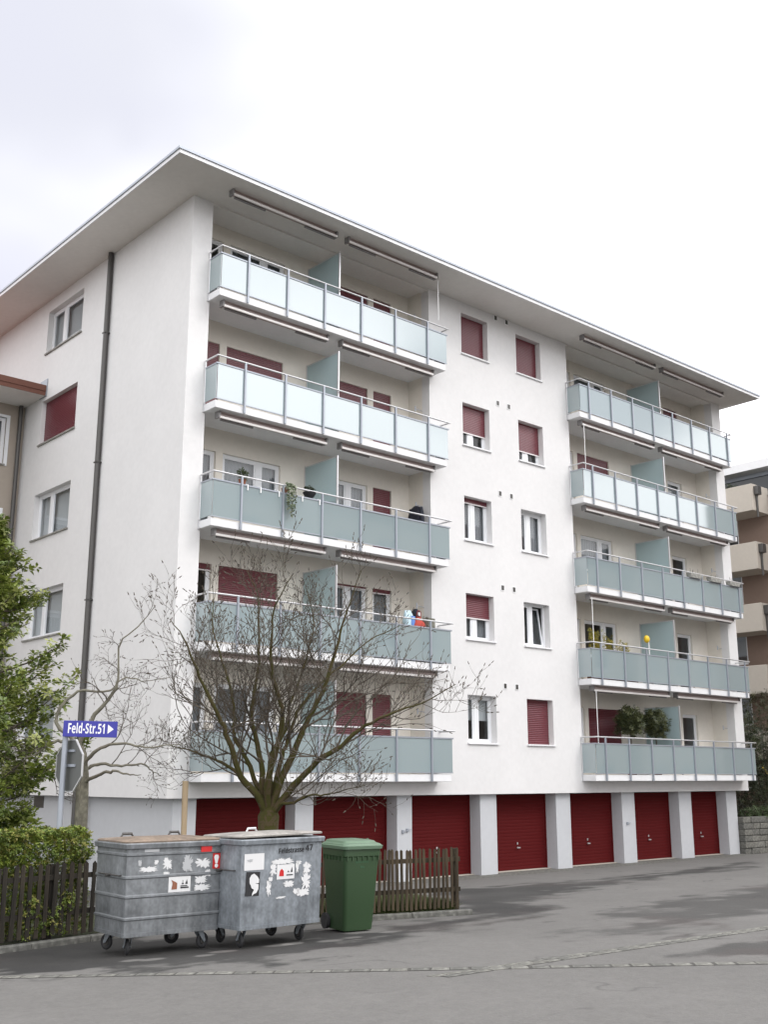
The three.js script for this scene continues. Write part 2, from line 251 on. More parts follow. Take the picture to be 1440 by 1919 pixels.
/* ------------------------------------------------------------------ the apartment building */
const house = thing('apartment_building', 'five storey white apartment building with glass balconies and red garage doors', 'building');
const H0 = 2.7, FH = 2.75, SOF = 16.29, LINT = 2.37;
const A1 = 0.54, A2 = 7.72, A3 = 13.78, A4 = 22.15, A5 = 22.7, ZB = -0.86, DEPTH = -12.5;
const fl = (k) => H0 + (k - 1) * FH;
const midWin = [], gabWin = [], backWin = [];
for (let k = 1; k <= 5; k++) {
  midWin.push([9.02, 10.13, fl(k) + 1.0, fl(k) + 2.25, k, 0], [11.39, 12.51, fl(k) + 1.0, fl(k) + 2.25, k, 1]);
  gabWin.push([-7.88, -5.65, fl(k) + 0.93, fl(k) + 2.22, k]);
  const f = fl(k);
  backWin.push([0.72, 1.42, f + 0.26, f + 2.19, k, 'a'], [1.62, 3.33, f + 1.02, f + 2.19, k, 'b'], [4.95, 6.2, f + 1.02, f + 2.19, k, 'c'], [6.4, 7.06, f + 0.26, f + 2.19, k, 'd']);
  backWin.push([14.3, 15.05, f + 0.26, f + 2.19, k, 'e'], [15.23, 16.9, f + 1.02, f + 2.19, k, 'f'], [19.1, 20.15, f + 1.02, f + 2.19, k, 'g'], [20.32, 21.2, f + 0.26, f + 2.19, k, 'h']);
}
{
  const T = 0.3, R4 = (l) => l.map(([a, b, c, d]) => [a, b, c, d]);
  const front = poly([[0, LINT], [A5, LINT], [A5, SOF], [A4, SOF], [A4, 2.76], [A3, 2.76], [A3, SOF], [A2, SOF], [A2, 2.76], [A1, 2.76], [A1, SOF], [0, SOF]], R4(midWin), T).translate(0, 0, -T);
  const gable = poly([[DEPTH, LINT], [-T, LINT], [-T, SOF], [DEPTH, SOF]], R4(gabWin), T).rotateY(-Math.PI / 2).translate(T, 0, 0); // local x -> world z
  const backs = [];
  for (const [x0, x1, keys] of [[A1, A2, 'abcd'], [A3, A4, 'efgh']]) {
    backs.push(poly([[x0 - 0.25, 2.76], [x1 + 0.25, 2.76], [x1 + 0.25, SOF], [x0 - 0.25, SOF]], R4(backWin.filter((w) => keys.includes(w[5]))), 0.2).translate(0, 0, ZB - 0.2));
    backs.push(bx(x0 - 0.25, x0, 2.76, SOF, ZB, -T), bx(x1, x1 + 0.25, 2.76, SOF, ZB, -T));
  }
  obj('loggia_wall', backs, M.loggia, house);
  obj('wall', [front, gable, bx(A5 - T, A5, LINT, SOF, DEPTH, -T), bx(T, A5 - T, LINT, SOF, DEPTH, DEPTH + T)], M.plaster, house);
  // rooms behind the windows
  const rooms = [];
  for (let k = 1; k <= 5; k++) rooms.push(bx(T, A5 - T, fl(k) + 0.02, fl(k) + 0.17, DEPTH + T, ZB - 0.2));
  rooms.push(bx(T, A5 - T, 2.87, SOF - 0.02, -5.0, -4.9), bx(4.0, 4.1, 2.87, SOF, -4.9, ZB - 0.2), bx(8.3, 8.4, 2.87, SOF, -4.9, -T), bx(10.8, 10.9, 2.87, SOF, -4.9, -T), bx(13.2, 13.3, 2.87, SOF, -4.9, -T), bx(18, 18.1, 2.87, SOF, -4.9, ZB - 0.2), bx(4, 4.1, 2.87, SOF, DEPTH + T, -5));
  obj('interior_wall', rooms, M.inside, house);
  // roof
  const rx0 = -1.22, rx1 = 23.2, rz0 = DEPTH - 1.2, rz1 = 1.37;
  const roof = obj('roof', [bx(rx0 + 0.03, rx1 - 0.03, SOF, SOF + 0.15, rz0 + 0.03, rz1 - 0.03)], M.soffit, house);
  const ring = (y0, y1, o, i) => [bx(rx0 - o, rx1 + o, y0, y1, rz1 - i, rz1 + o), bx(rx0 - o, rx1 + o, y0, y1, rz0 - o, rz0 + i), bx(rx0 - o, rx0 + i, y0, y1, rz0 + i, rz1 - i), bx(rx1 - i, rx1 + o, y0, y1, rz0 + i, rz1 - i)];
  obj('fascia', ring(SOF - 0.006, SOF + 0.085, 0, 0.028), M.slab, roof);
  obj('gutter_edge', ring(SOF + 0.087, SOF + 0.145, 0.03, 0.1), M.metalGrey, roof);
  obj('roof_deck', bx(rx0 + 0.1, rx1 - 0.1, SOF + 0.151, SOF + 0.2, rz0 + 0.1, rz1 - 0.1), M.metalDark, roof);
  // shallow lintel beams above the top loggias
  obj('lintel_beam', [bx(A1, A2, SOF - 0.05, SOF - 0.001, -T, -0.02)], M.soffit, house); obj('lintel_beam', [bx(A3, A4, SOF - 0.05, SOF - 0.001, -T, -0.02)], M.soffit, house);
  // garage storey
  const zp = -0.15, zd = -0.56;
  for (const [x0, x1] of [[0.25, 0.82], [3.46, 3.98], [6.6, 7.1], [9.57, 10.2], [12.67, 13.3], [15.73, 16.37], [18.73, 19.42], [21.5, 22.12]]) obj('pier', bx(x0, x1, 0.28, LINT - 0.002, zd - 0.3, zp), M.plinth, house);
  const piers = [0.82, 3.46, 3.98, 6.6, 7.1, 9.57, 10.2, 12.67, 13.3, 15.73, 16.37, 18.73, 19.42, 21.5];
  obj('plinth_wall', [bx(0.25, 0.4, 0.28, LINT - 0.002, DEPTH + 0.2, zd - 0.302), bx(21.9, 22.1, 0.28, LINT - 0.002, DEPTH + 0.2, zd - 0.302), bx(0.42, 21.88, 0.28, LINT - 0.002, DEPTH + 0.2, DEPTH + 0.4)], M.plinth, house);
  obj('overhang_soffit', bx(0.3, A5 - 0.3, LINT + 0.03, LINT + 0.12, DEPTH + 0.32, -0.31), M.soffit, house);
  for (let i = 0; i < piers.length; i += 2) {
    const x0 = piers[i], x1 = piers[i + 1], w = x1 - x0, door = obj('garage_door', [slats(w - 0.1, 1.93, 0.088, 0.007, 0.007).translate((x0 + x1) / 2, 0.335, zd), bx(x0, x0 + 0.05, 0.3, LINT - 0.03, zd - 0.06, zd + 0.03), bx(x1 - 0.05, x1, 0.3, LINT - 0.03, zd - 0.06, zd + 0.03), bx(x0 + 0.05, x1 - 0.05, 2.265, LINT - 0.03, zd - 0.05, zd + 0.025), bx(x0 + 0.05, x1 - 0.05, 0.3, 2.264, zd - 0.05, zd - 0.01)], M.redDoor, house);
    const xm = (x0 + x1) / 2;
    obj('handle', [rod(V(xm, 0.92, zd + 0.012), V(xm, 0.92, zd + 0.06), 0.02), bx(xm - 0.06, xm + 0.06, 0.905, 0.935, zd + 0.06, zd + 0.075)], M.rail, door);
    obj('lock_plate', rbx(xm - 0.022, xm + 0.022, 1.0, 1.06, zd + 0.012, zd + 0.03, 0.006), M.rail, door);
    if (i < 6) obj('dark_side_strip', bx(x0 + 0.055, x0 + 0.17, 1.1, 2.0, zd + 0.018, zd + 0.035), M.ink, door);  // black strip laid along the left edge of the first three doors
  }
  obj('door_sill', bx(0.8, 21.6, 0.319, 0.334, zd - 0.05, zd + 0.16), M.cream, house);
  for (const [x, y] of [[6.78, 1.5], [6.93, 1.53], [15.95, 1.46]]) obj('lock_box', [rbx(x - 0.035, x + 0.035, y - 0.04, y + 0.04, zp, zp + 0.04, 0.008), rod(V(x + 0.03, y, zp + 0.03), V(x + 0.14, y + 0.02, zp + 0.04), 0.008)], M.metalGrey, house);
  // gable: downpipe, plinth vent
  obj('drainpipe', [rod(V(-0.08, 0.4, -4.0), V(-0.08, SOF - 0.001, -4.0), 0.07, 14), ...[3.5, 7, 10.5, 14].map((y) => bx(-0.155, 0.0, y, y + 0.03, -4.078, -3.922))], M.metalDark, house);
  obj('vent_opening', [bx(0.235, 0.26, 2.06, 2.34, -6.98, -6.42)], M.metalDark, house);
  for (let k = 1; k <= 5; k++) for (const x of [10.5, 10.98]) { const y = fl(k) + (k === 5 ? 2.5 : 2.55); const v = obj('wall_vent', [bx(x - 0.07, x + 0.07, y - 0.085, y + 0.085, 0, 0.012)], M.white, house); obj('vent_slot', [bx(x - 0.05, x + 0.05, y - 0.06, y + 0.07, 0.013, 0.02)], M.metalDark, v); }
}
/* windows: local x to the right, y up, z outwards; origin at lower left of the opening, on the wall face */
function curtainGeo(w, h, z, fold = 0.09) { const n = Math.max(4, Math.round(w / fold) * 4), p = new THREE.PlaneGeometry(w, h, n, 1), a = p.attributes.position; for (let i = 0; i < a.count; i++) a.setZ(i, 0.025 * Math.sin((a.getX(i) / fold) * 6.283)); p.computeVertexNormals(); return p.translate(w / 2, h / 2, z); }
function win(parent, w, h, [px, py, pz], turn, o = {}) {
  const back = o.back ?? -0.2, f = 0.055, d = 0.06, z1 = back, z0 = back - d, split = o.split ?? 0.5, mull = 0.075, geo = [];
  geo.push(bx(0, f, 0, h, z0, z1), bx(w - f, w, 0, h, z0, z1), bx(f, w - f, 0, f, z0, z1), bx(f, w - f, h - f, h, z0, z1));
  const cells = split > 0 ? [[f, w * split - mull], [w * split + mull, w - f]] : [[f, w - f]];
  if (split > 0) geo.push(bx(w * split - mull, w * split + mull, f, h - f, z0, z1 + 0.006));
  const s = 0.05;
  cells.forEach(([a, b], i) => { if (o.tilt && i === 1) return; geo.push(bx(a, a + s, f, h - f, z0 + 0.012, z1 - 0.008), bx(b - s, b, f, h - f, z0 + 0.012, z1 - 0.008), bx(a + s, b - s, f, f + s, z0 + 0.012, z1 - 0.008), bx(a + s, b - s, h - f - s, h - f, z0 + 0.012, z1 - 0.008)); });
  const win_ = obj(o.name || 'window', geo, M.whitePvc, parent); win_.position.set(px, py, pz); win_.rotation.y = turn;
  cells.forEach(([a, b], i) => {
    if (o.tilt && i === 1) { // a sash tipped inwards at the top
      const g = [bx(0, s, 0, h - 2 * f, -0.03, 0.01), bx(b - a - s, b - a, 0, h - 2 * f, -0.03, 0.01), bx(s, b - a - s, 0, s, -0.03, 0.01), bx(s, b - a - s, h - 2 * f - s, h - 2 * f, -0.03, 0.01)];
      const sash = obj('sash', g.map((q) => q.rotateX(-0.14).translate(a, f, z0 + 0.03)), M.whitePvc, win_); obj('pane', bx(a + s, b - s, 0.05, h - 2 * f - s, -0.012, -0.008).translate(0, 0, 0).rotateX(-0.14).translate(0, f, z0 + 0.03), M.pane, win_); return;
    }
    const pn = new THREE.PlaneGeometry(b - a - 2 * s, h - 2 * f - 2 * s).translate((a + b) / 2, h / 2, (z0 + z1) / 2); obj('pane', pn, M.pane, win_);
  });
  if (o.shutter > 0) {
    const sh = o.shutter * h; obj('shutter', [slats(w - 0.02, sh, 0.052, 0.008, 0.007).translate(w / 2, h - sh, z1 + 0.02), bx(0.01, w - 0.01, h - sh, h, z1 + 0.012, z1 + 0.0195)], M.red, win_);
    if (o.shutter < 0.99) obj('shutter_bar', bx(0.01, w - 0.01, h - sh - 0.035, h - sh - 0.001, z1 + 0.01, z1 + 0.034), M.bar, win_);
  }
  if (o.sill) obj('sill', rbx(-0.03, w + 0.04, -0.045, -0.001, back - 0.02, 0.05, 0.006), o.sillMat || M.sill, win_);
  if (o.curtain) obj('curtain', curtainGeo(w * (o.cw || 1), h * 0.97, back - 0.16, o.fold).translate(o.cx || 0, 0, 0), o.cm || M.curtain, win_);
  if (o.blind) obj('blind', bx(0.03, w - 0.03, h * (1 - o.blind), h, back - 0.14, back - 0.13), M.curtain, win_);
  return win_;
}
const midShut = { 50: 1, 51: 1, 40: 0.64, 41: 0.7, 30: 0.1, 20: 0.5, 11: 1 };
for (const [x0, x1, y0, y1, k, c] of midWin) win(house, x1 - x0, y1 - y0, [x0, y0, 0], 0, { back: -0.21, shutter: midShut[k * 10 + c] || 0, sill: true, sillMat: M.slab, tilt: k === 2 && c === 1, split: 0.46, curtain: (k === 3) || (k === 2 && c === 0), cm: M.curtainGrey, blind: k === 1 ? 0.52 : 0 });
for (const [z0, z1, y0, y1, k] of gabWin) win(house, z1 - z0, y1 - y0, [0, y0, z0], -Math.PI / 2, { back: -0.16, shutter: k === 4 ? 1 : 0, sill: true, split: 0.36, curtain: true, cm: M.curtain, fold: 0.07 });
const bShut = { a4: 1, b4: 1, a2: 0.07, b2: 0.7, c5: 1, d5: 1, c4: 1, d4: 0.86, d3: 1, c2: 0.04, d2: 0.05, c1: 1, d1: 1, f4: 1, f1: 1, h5: 1 };
const bCurt = { b5: 1, b3: 1, a3: 1, c3: 1, c2: 1, d2: 1, f3: 1, f5: 1, g1: 1, g2: 1, g3: 1, h4: 1, b1: 2, a1: 2, e1: 2 };
for (const [x0, x1, y0, y1, k, c] of backWin) { const dr = 'adeh'.includes(c); win(house, x1 - x0, y1 - y0, [x0, y0, ZB], 0, { name: dr ? 'balcony_door' : 'window', back: -0.07, split: dr ? 0 : (c === 'b' || c === 'f' ? 0.63 : 0.5), shutter: bShut[c + k] || 0, curtain: !!bCurt[c + k], cm: M.curtainGrey, fold: 0.12, sill: !dr }); }
/* balconies */
const glassVar = [0, 1, 2, 3].map((i) => { const m = M.frosted.clone(); m.color.multiplyScalar([1, 0.95, 1.04, 0.98][i]); m.roughness = [0.05, 0.035, 0.08, 0.06][i]; return m; }); seedRand(404);
function balcony(k, x0, x1, posts) {
  const y = fl(k), d = 0.5, g = obj('balcony', [rbx(x0, x1, y, y + 0.175, ZB - 0.02, d, 0.01)], M.slab, house);
  const zg = d + 0.015, stops = [x0 - 0.01, ...posts, x1 + 0.03];
  for (const p of posts) obj('post', [bx(p - 0.022, p + 0.022, y + 0.0, y + 1.235, zg + 0.008, zg + 0.05)], M.metalGrey, g);
  for (let i = 0; i < stops.length - 1; i++) { const a = stops[i] + (i ? 0.006 : 0.03), b = stops[i + 1] - 0.006; if (b - a < 0.05) continue; obj('glass_panel', bx(a, b, y + 0.225, y + 1.04, zg - 0.006, zg + 0.004), glassVar[Math.floor(rnd() * 4)], g); }
  obj('glass_panel', bx(x0 + 0.0, x0 + 0.012, y + 0.225, y + 1.04, 0.03, zg - 0.012), M.frosted, g);
  obj('glass_panel', bx(x1 + 0.012, x1 + 0.024, y + 0.225, y + 1.04, 0.03, zg - 0.012), M.frosted, g);
  obj('glass_rail', [bx(x0 - 0.02, x1 + 0.06, y + 1.041, y + 1.075, zg - 0.02, zg + 0.02), bx(x0 - 0.012, x0 + 0.024, y + 1.041, y + 1.075, 0.0, zg - 0.021), bx(x1 + 0.0, x1 + 0.036, y + 1.041, y + 1.075, 0.0, zg - 0.021), bx(x0 - 0.02, x1 + 0.04, y + 0.2, y + 0.224, zg - 0.014, zg + 0.008)], M.metalGrey, g);
  obj('handrail', [rod(V(x0 - 0.01, y + 1.245, zg + 0.02), V(x1 + 0.1, y + 1.245, zg + 0.02), 0.021, 10), rod(V(x0, y + 1.245, 0.0), V(x0, y + 1.245, zg + 0.02), 0.021, 10), rod(V(x1 + 0.08, y + 1.245, 0.0), V(x1 + 0.08, y + 1.245, zg + 0.02), 0.021, 10), rod(V(x0, y + 0.03, 0.02), V(x0, y + 1.245, 0.02), 0.018, 8), bx(x0 - 0.03, x0 + 0.03, y - 0.01, y + 0.2, 0.0, 0.035)], M.rail, g);
  return g;
}
function divider(k, x) { const y = fl(k) + 0.2, o = obj('privacy_screen', bx(x - 0.008, x + 0.008, y, y + 2.08, ZB + 0.04, 0.44), M.divider, house); obj('screen_frame', [bx(x - 0.02, x + 0.02, y - 0.02, y + 2.12, 0.441, 0.48), bx(x - 0.02, x + 0.02, y - 0.02, y + 2.12, ZB + 0.004, ZB + 0.039), bx(x - 0.016, x + 0.016, y + 2.081, y + 2.11, ZB + 0.04, 0.44)], M.rail, o); }
function awning(x0, x1, y, z, lift = 0) { // folded awning under a slab: rolled cloth, front bar, folded arms
  const a = obj('awning', [rod(V(x0, y - 0.085, z), V(x1, y - 0.085, z), 0.062, 12), bx(x0 + 0.02, x1 - 0.02, y - 0.03, y - 0.001, z - 0.05, z + 0.05)], M.awnRoll, house);
  obj('front_bar', [rbx(x0 - 0.02, x1 + 0.02, y - 0.175, y - 0.115, z + 0.07, z + 0.115, 0.012)], M.awnBar, a);
  obj('bracket', [bx(x0 - 0.05, x0 - 0.001, y - 0.16, y - 0.0015, z - 0.07, z + 0.1)], M.awnArm, a); obj('bracket', [bx(x1 + 0.001, x1 + 0.05, y - 0.16, y - 0.0015, z - 0.07, z + 0.1)], M.awnArm, a);
  obj('folding_arm', [rbx(x0 + 0.05, x0 + 0.95, y - 0.2, y - 0.155, z - 0.02, z + 0.03, 0.01)], M.awnArm, a); obj('folding_arm', [rbx(x1 - 0.95, x1 - 0.05, y - 0.2, y - 0.155, z - 0.02, z + 0.03, 0.01)], M.awnArm, a);
}
const lp = [1.26, 2.42, 3.58, 4.79, 5.97, 7.15], rp = Array.from({ length: 8 }, (_, i) => 14.17 + 1.14 * i);
for (let k = 1; k <= 5; k++) {
  balcony(k, 0.5, 7.87, lp); balcony(k, 13.72, 22.38, rp);
  divider(k, 4.1); divider(k, 18.15);
  if (k < 5) { const y = fl(k + 1); for (const [a, b] of [[0.76, 3.84], [4.36, 7.54], [14.05, 17.85], [18.35, 22.0]]) awning(a, b, y, 0.24); }
  const hook = (x, y) => obj('wall_hook', [rod(V(x, y, -0.3), V(x - 0.26, y + 0.02, -0.3), 0.009), rod(V(x - 0.26, y - 0.06, -0.3), V(x - 0.26, y + 0.09, -0.3), 0.016)], M.metalGrey, house);
  hook(A2, fl(k) + 1.75); hook(A4, fl(k) + 1.75);
}
for (const [a, b] of [[0.57, 3.66], [4.1, 7.2], [13.65, 17.4], [17.9, 21.55]]) awning(a, b, SOF, 0.78);
for (const [x, y0, y1, z] of [[7.32, 14.95, 16.14, 0.8], [14.0, 11.75, 13.55, 0.42], [14.0, 6.3, 8.05, 0.42], [14.0, 3.5, 5.3, 0.42]]) obj('crank_rod', rod(V(x, y0, z), V(x, y1, z), 0.011), M.white, house);

/* ------------------------------------------------------------------ neighbouring buildings */
{ // beige house abutting the gable on the left
  const b = thing('beige_house', 'lower beige house with brown eaves abutting the white gable at left edge', 'building', [-0.004, 0.3, -9.04]);
  const x0 = -9, w0 = [-2.1, -0.52, 11.2, 12.58], w1 = [-2.1, -0.52, 8.45, 9.83], w2 = [-2.1, -0.52, 5.7, 7.08];
  obj('wall', [poly([[x0, 0], [0, 0], [0, 13.0], [x0, 13.0]], [w0, w1, w2], 0.25).translate(0, 0, -0.25), bx(x0, 0, 0, 13, -6, -5.8)], M.beige, b);
  const roof = obj('roof', [bx(x0 - 1, 0, 13.0, 13.12, -6.5, 1.38)], M.soffit, b);
  obj('eave_edge', [bx(x0 - 1, 0, 13.13, 13.3, 1.3, 1.42), bx(x0 - 1, 0, 13.0, 13.128, 1.382, 1.4)], M.tileEdge, roof);
  obj('roof_slope', poly([[1.4, 13.31], [-6.5, 15.3], [-6.5, 15.18], [1.4, 13.2]], [], 9.9).rotateY(-Math.PI / 2).translate(0, 0, 0), M.tileEdge, roof);
  obj('flashing', [bx(-0.02, 0.0, 12.98, 13.5, 1.0, 1.46)], M.metalGrey, roof);
  obj('drainpipe', [rod(V(-0.16, 0.2, 0.1), V(-0.16, 12.999, 0.1), 0.06, 12)], M.metalDark, b);
  for (const [a, c, y0, y1] of [w0, w1, w2]) { const w = win(b, c - a, y1 - y0, [a, y0, 0], 0, { back: -0.06, split: 0.5, sill: true, curtain: true, cm: M.curtainGrey }); obj('surround', [bx(c - a, c - a + 0.1, -0.05, y1 - y0 + 0.08, -0.1, 0.02), bx(-0.1, 0, -0.05, y1 - y0 + 0.08, -0.1, 0.02), bx(0, c - a, y1 - y0, y1 - y0 + 0.08, -0.1, 0.02)], M.whitePvc, w); }
}
{ // brown block with concrete balconies beyond the right end
  const b = thing('brown_apartment_block', 'brown rendered apartment block with cream concrete balconies at right edge', 'building', [32.6, 0.3, -4]);
  const holes = []; for (let k = 0; k < 5; k++) holes.push([-4.6, -1.35, 2.0 + 2.72 * k, 3.9 + 2.72 * k]);
  obj('wall', [poly([[-9, -0.3], [12, -0.3], [12, 14.95], [-9, 14.95]], holes, 0.25).rotateY(-Math.PI / 2).translate(0.25, 0, 0), bx(0.25, 10, -0.3, 14.95, 11.75, 12), bx(9.7, 10, -0.3, 14.95, -9, 11.75), bx(0.25, 9.7, -0.3, 14.95, -9, -8.75)], M.brown, b);
  for (const [a, c, y0, y1] of holes) { const w = win(b, c - a, y1 - y0, [0, y0, a], -Math.PI / 2, { back: -0.1, split: 0.5 }); obj('blind', bx(0.05, c - a - 0.05, 0.4, y1 - y0 - 0.05, -0.3, -0.28), M.curtainGrey, w); }
  for (let k = 0; k < 5; k++) { const t = [4.46, 7.22, 9.9, 12.63, 15.27][k], p = obj('balcony', [rbx(-1.4, -1.25, t - 1.22, t, -6, 0.28, 0.02), bx(-1.249, 0, t - 1.22, t, 0.13, 0.279), bx(-1.249, 0, t - 1.22, t - 1.02, -6, 0.129)], M.cream, b); obj('downspout', [rod(V(-1.1, t - 1.5, 0.33), V(-1.1, t - 0.15, 0.33), 0.05), rbx(-1.25, -0.95, t - 0.5, t - 0.1, 0.281, 0.5, 0.02)], M.metalDark, p); }
  const att = obj('attic', [bx(1.6, 9.5, 14.96, 16.6, -8, 11)], M.metalGrey, b);
  obj('attic_window', [bx(1.56, 1.599, 15.3, 16.4, -4, -0.4)], M.darkGlass, att); obj('attic_window', [bx(1.56, 1.599, 15.3, 16.4, 0.1, 4)], M.darkGlass, att); obj('attic_post', [bx(1.5, 1.599, 14.96, 16.6, -0.35, 0.05)], M.white, att);
  obj('attic_roof', [bx(0.9, 10, 16.6, 16.95, -8.8, 11.8), bx(0.8, 0.899, 16.58, 16.98, -8.8, 11.8)], M.slab, att);
  obj('coping', bx(-0.06, 0.3, 14.951, 15.03, -9, 12), M.sill, b);
}
for (const [bx0, lab] of [[14, 'tan apartment block across the street, mirrored in the left balcony glass'], [63, 'tan apartment block across the street, mirrored in the lower right balcony glass']]) { // blocks across the street, behind the viewer: the lower balcony glass and the windows mirror them
  const b = thing('tan_apartment_block', lab, 'building', [bx0, 1.2, 34], 0, 'blocks across the street');
  const holes = []; for (let k = 0; k < 6; k++) for (let i = 0; i < 12; i++) holes.push([1.6 + i * 3.8, 3.4 + i * 3.8, 1.2 + k * 2.9, 2.6 + k * 2.9]);
  obj('wall', [poly([[0, -0.3], [47, -0.3], [47, 18.6], [0, 18.6]], holes, 0.3), bx(0, 47, -0.3, 18.6, 9.7, 10), bx(0, 0.3, -0.3, 18.6, 0.3, 9.7), bx(46.7, 47, -0.3, 18.6, 0.3, 9.7)], M.beige, b);
  const wg = clean(mergeGeometries([bx(0, 1.8, 0, 0.06, 0.12, 0.18), bx(0, 1.8, 1.34, 1.4, 0.12, 0.18), bx(0, 0.06, 0.06, 1.34, 0.12, 0.18), bx(1.74, 1.8, 0.06, 1.34, 0.12, 0.18), bx(0.86, 0.94, 0.06, 1.34, 0.12, 0.18), bx(-0.05, 1.85, -0.06, -0.001, -0.05, 0.25)].map((g) => clean(g)))), pg = clean(bx(0.06, 1.74, 0.06, 1.34, 0.19, 0.2));
  for (const [x, , y] of holes) { const w = share('window', wg, M.whitePvc, b); w.position.set(x, y, 0); share('pane', pg, M.darkGlass, w); }
  obj('roof', [poly([[-0.8, 18.6], [5, 21.6], [10.8, 18.6], [10.6, 18.45], [-0.6, 18.45]], [], 48.4).rotateY(-Math.PI / 2).translate(47.7, 0, 0)], M.tileEdge, b);
}
/* ------------------------------------------------------------------ stone wall, kerbs, fences */
{
  const w = thing('stone_wall', 'grey stone block retaining wall at right end of the garages', 'wall', [22.14, 0.3, 0.06]); w.rotation.y = -0.06;
  obj('core', bx(0.03, 5.4, -0.1, 1.14, -0.52, -0.07), M.joint, w);
  const vars = [0, 1, 2].map((i) => clean(rbx(0, [0.42, 0.55, 0.34][i], 0, 0.19, -0.3, 0, 0.02))), ms = [M.stone, M.stone2, M.stone3]; seedRand(5);
  for (let r = 0; r < 6; r++) { let x = 0; while (x < 5.2) { const i = Math.floor(rnd() * 3), o = share('stone', vars[i], ms[Math.floor(rnd() * 2.4)], w); o.position.set(x + 0.01, 0.0 + r * 0.202, rr(-0.02, 0.02)); o.rotation.y = rr(-0.03, 0.03); x += [0.42, 0.55, 0.34][i] + 0.015; } }
}
function kerb(name, a, b, n) {
  const g = new THREE.Group(); g.name = name; g.userData.kind = 'structure'; place(g, scene);
  const L = Math.hypot(b[0] - a[0], b[1] - a[1]), dx = (b[0] - a[0]) / L, dz = (b[1] - a[1]) / L, len = L / n, geo = clean(rbx(0.004, len - 0.004, -0.12, 0.085, -0.07, 0.07, 0.02));
  for (let i = 0; i < n; i++) { const x = a[0] + dx * len * i, z = a[1] + dz * len * i, o = share('kerb_stone', geo, [M.stone2, M.concrete][i % 2], g); o.position.set(x, gy(z), z); o.rotation.order = 'YXZ'; o.rotation.y = -Math.atan2(dz, dx) + rr(-0.008, 0.008); o.rotation.z = Math.atan(0.0415 * dz); }
}
seedRand(9);
kerb('garden_kerb', [-8.2, 6.13], [-3.3, 5.1], 5); kerb('garden_kerb', [-1.35, 5.98], [1.62, 7.21], 3);
function fence(label, a, b, pitch, pw, ph, mats, postsAt, group) {
  const L = Math.hypot(b[0] - a[0], b[1] - a[1]), dx = (b[0] - a[0]) / L, dz = (b[1] - a[1]) / L, slope = 0.0415 * dz;
  const g = thing('picket_fence', label, 'fence', [a[0], gy(a[1]), a[1]], -Math.atan2(dz, dx), group);
  const pick = [0, 1, 2].map((i) => { const w = pw * (1 + 0.08 * (i - 1)); return clean(poly([[-w / 2, 0], [w / 2, 0], [w / 2, ph - w * 0.5], [0, ph], [-w / 2, ph - w * 0.5]], [], 0.018)); });
  for (let s = pitch / 2; s < L; s += pitch) { const o = share('picket', pick[Math.floor(rnd() * 3)], mats[Math.floor(rnd() * 3)], g); o.position.set(s + rr(-0.006, 0.006), 0.12 + slope * s + rr(-0.015, 0.015), 0.03); o.rotation.z = rr(-0.025, 0.025); o.rotation.x = rr(-0.02, 0.02); }
  for (const h of [0.32, 0.82]) obj('rail', new THREE.BoxGeometry(L, 0.07, 0.035).rotateZ(slope).translate(L / 2, h * ph + 0.1 + slope * L / 2, 0.01), mats[1], g);
  for (const s of postsAt) obj('post', bx(s - 0.04, s + 0.04, -0.1 + slope * s, ph + 0.1 + slope * s, -0.09, -0.01), mats[1], g);
}
seedRand(31);
fence('dark weathered picket fence in front of the green hedge', [-8.1, 5.98], [-3.3, 4.97], 0.135, 0.07, 0.98, M.woodDark, [0.1, 1.7, 3.3, 4.7], 'picket fences');
fence('brown picket fence ending beside the green bin', [-1.32, 5.86], [1.52, 7.04], 0.08, 0.044, 0.95, M.wood, [0.1, 1.5, 3.02], 'picket fences');
/* ------------------------------------------------------------------ waste containers */
const font = await new FontLoader().loadAsync('fonts/droid/droid_sans_regular.typeface.json'), fontB = await new FontLoader().loadAsync('fonts/droid/droid_sans_bold.typeface.json');
function lettering(text, size, f = fontB, sx = 1, depth = 0.0015) { const g = new THREE.ExtrudeGeometry(f.generateShapes(text, size), { depth, bevelEnabled: false, curveSegments: 5 }); return g.scale(sx, 1, 1); }
function ragged(cx, cy, w, h, seed, n = 34, rough = 0.3, depth = 0.0012) { seedRand(seed); const p = []; for (let i = 0; i < n; i++) { const a = (i / n) * 6.283, c = Math.cos(a), s = Math.sin(a), m = 1 / Math.max(Math.abs(c), Math.abs(s)), k = (0.45 + 0.55 * m) * (1 - rough * (0.35 * rnd() + 0.9 * noise(i * 0.45, seed, 7) * noise(i * 1.1, seed, 9))); p.push([cx + c * k * w / 2, cy + s * k * h / 2]); } return poly(p, [], depth); }
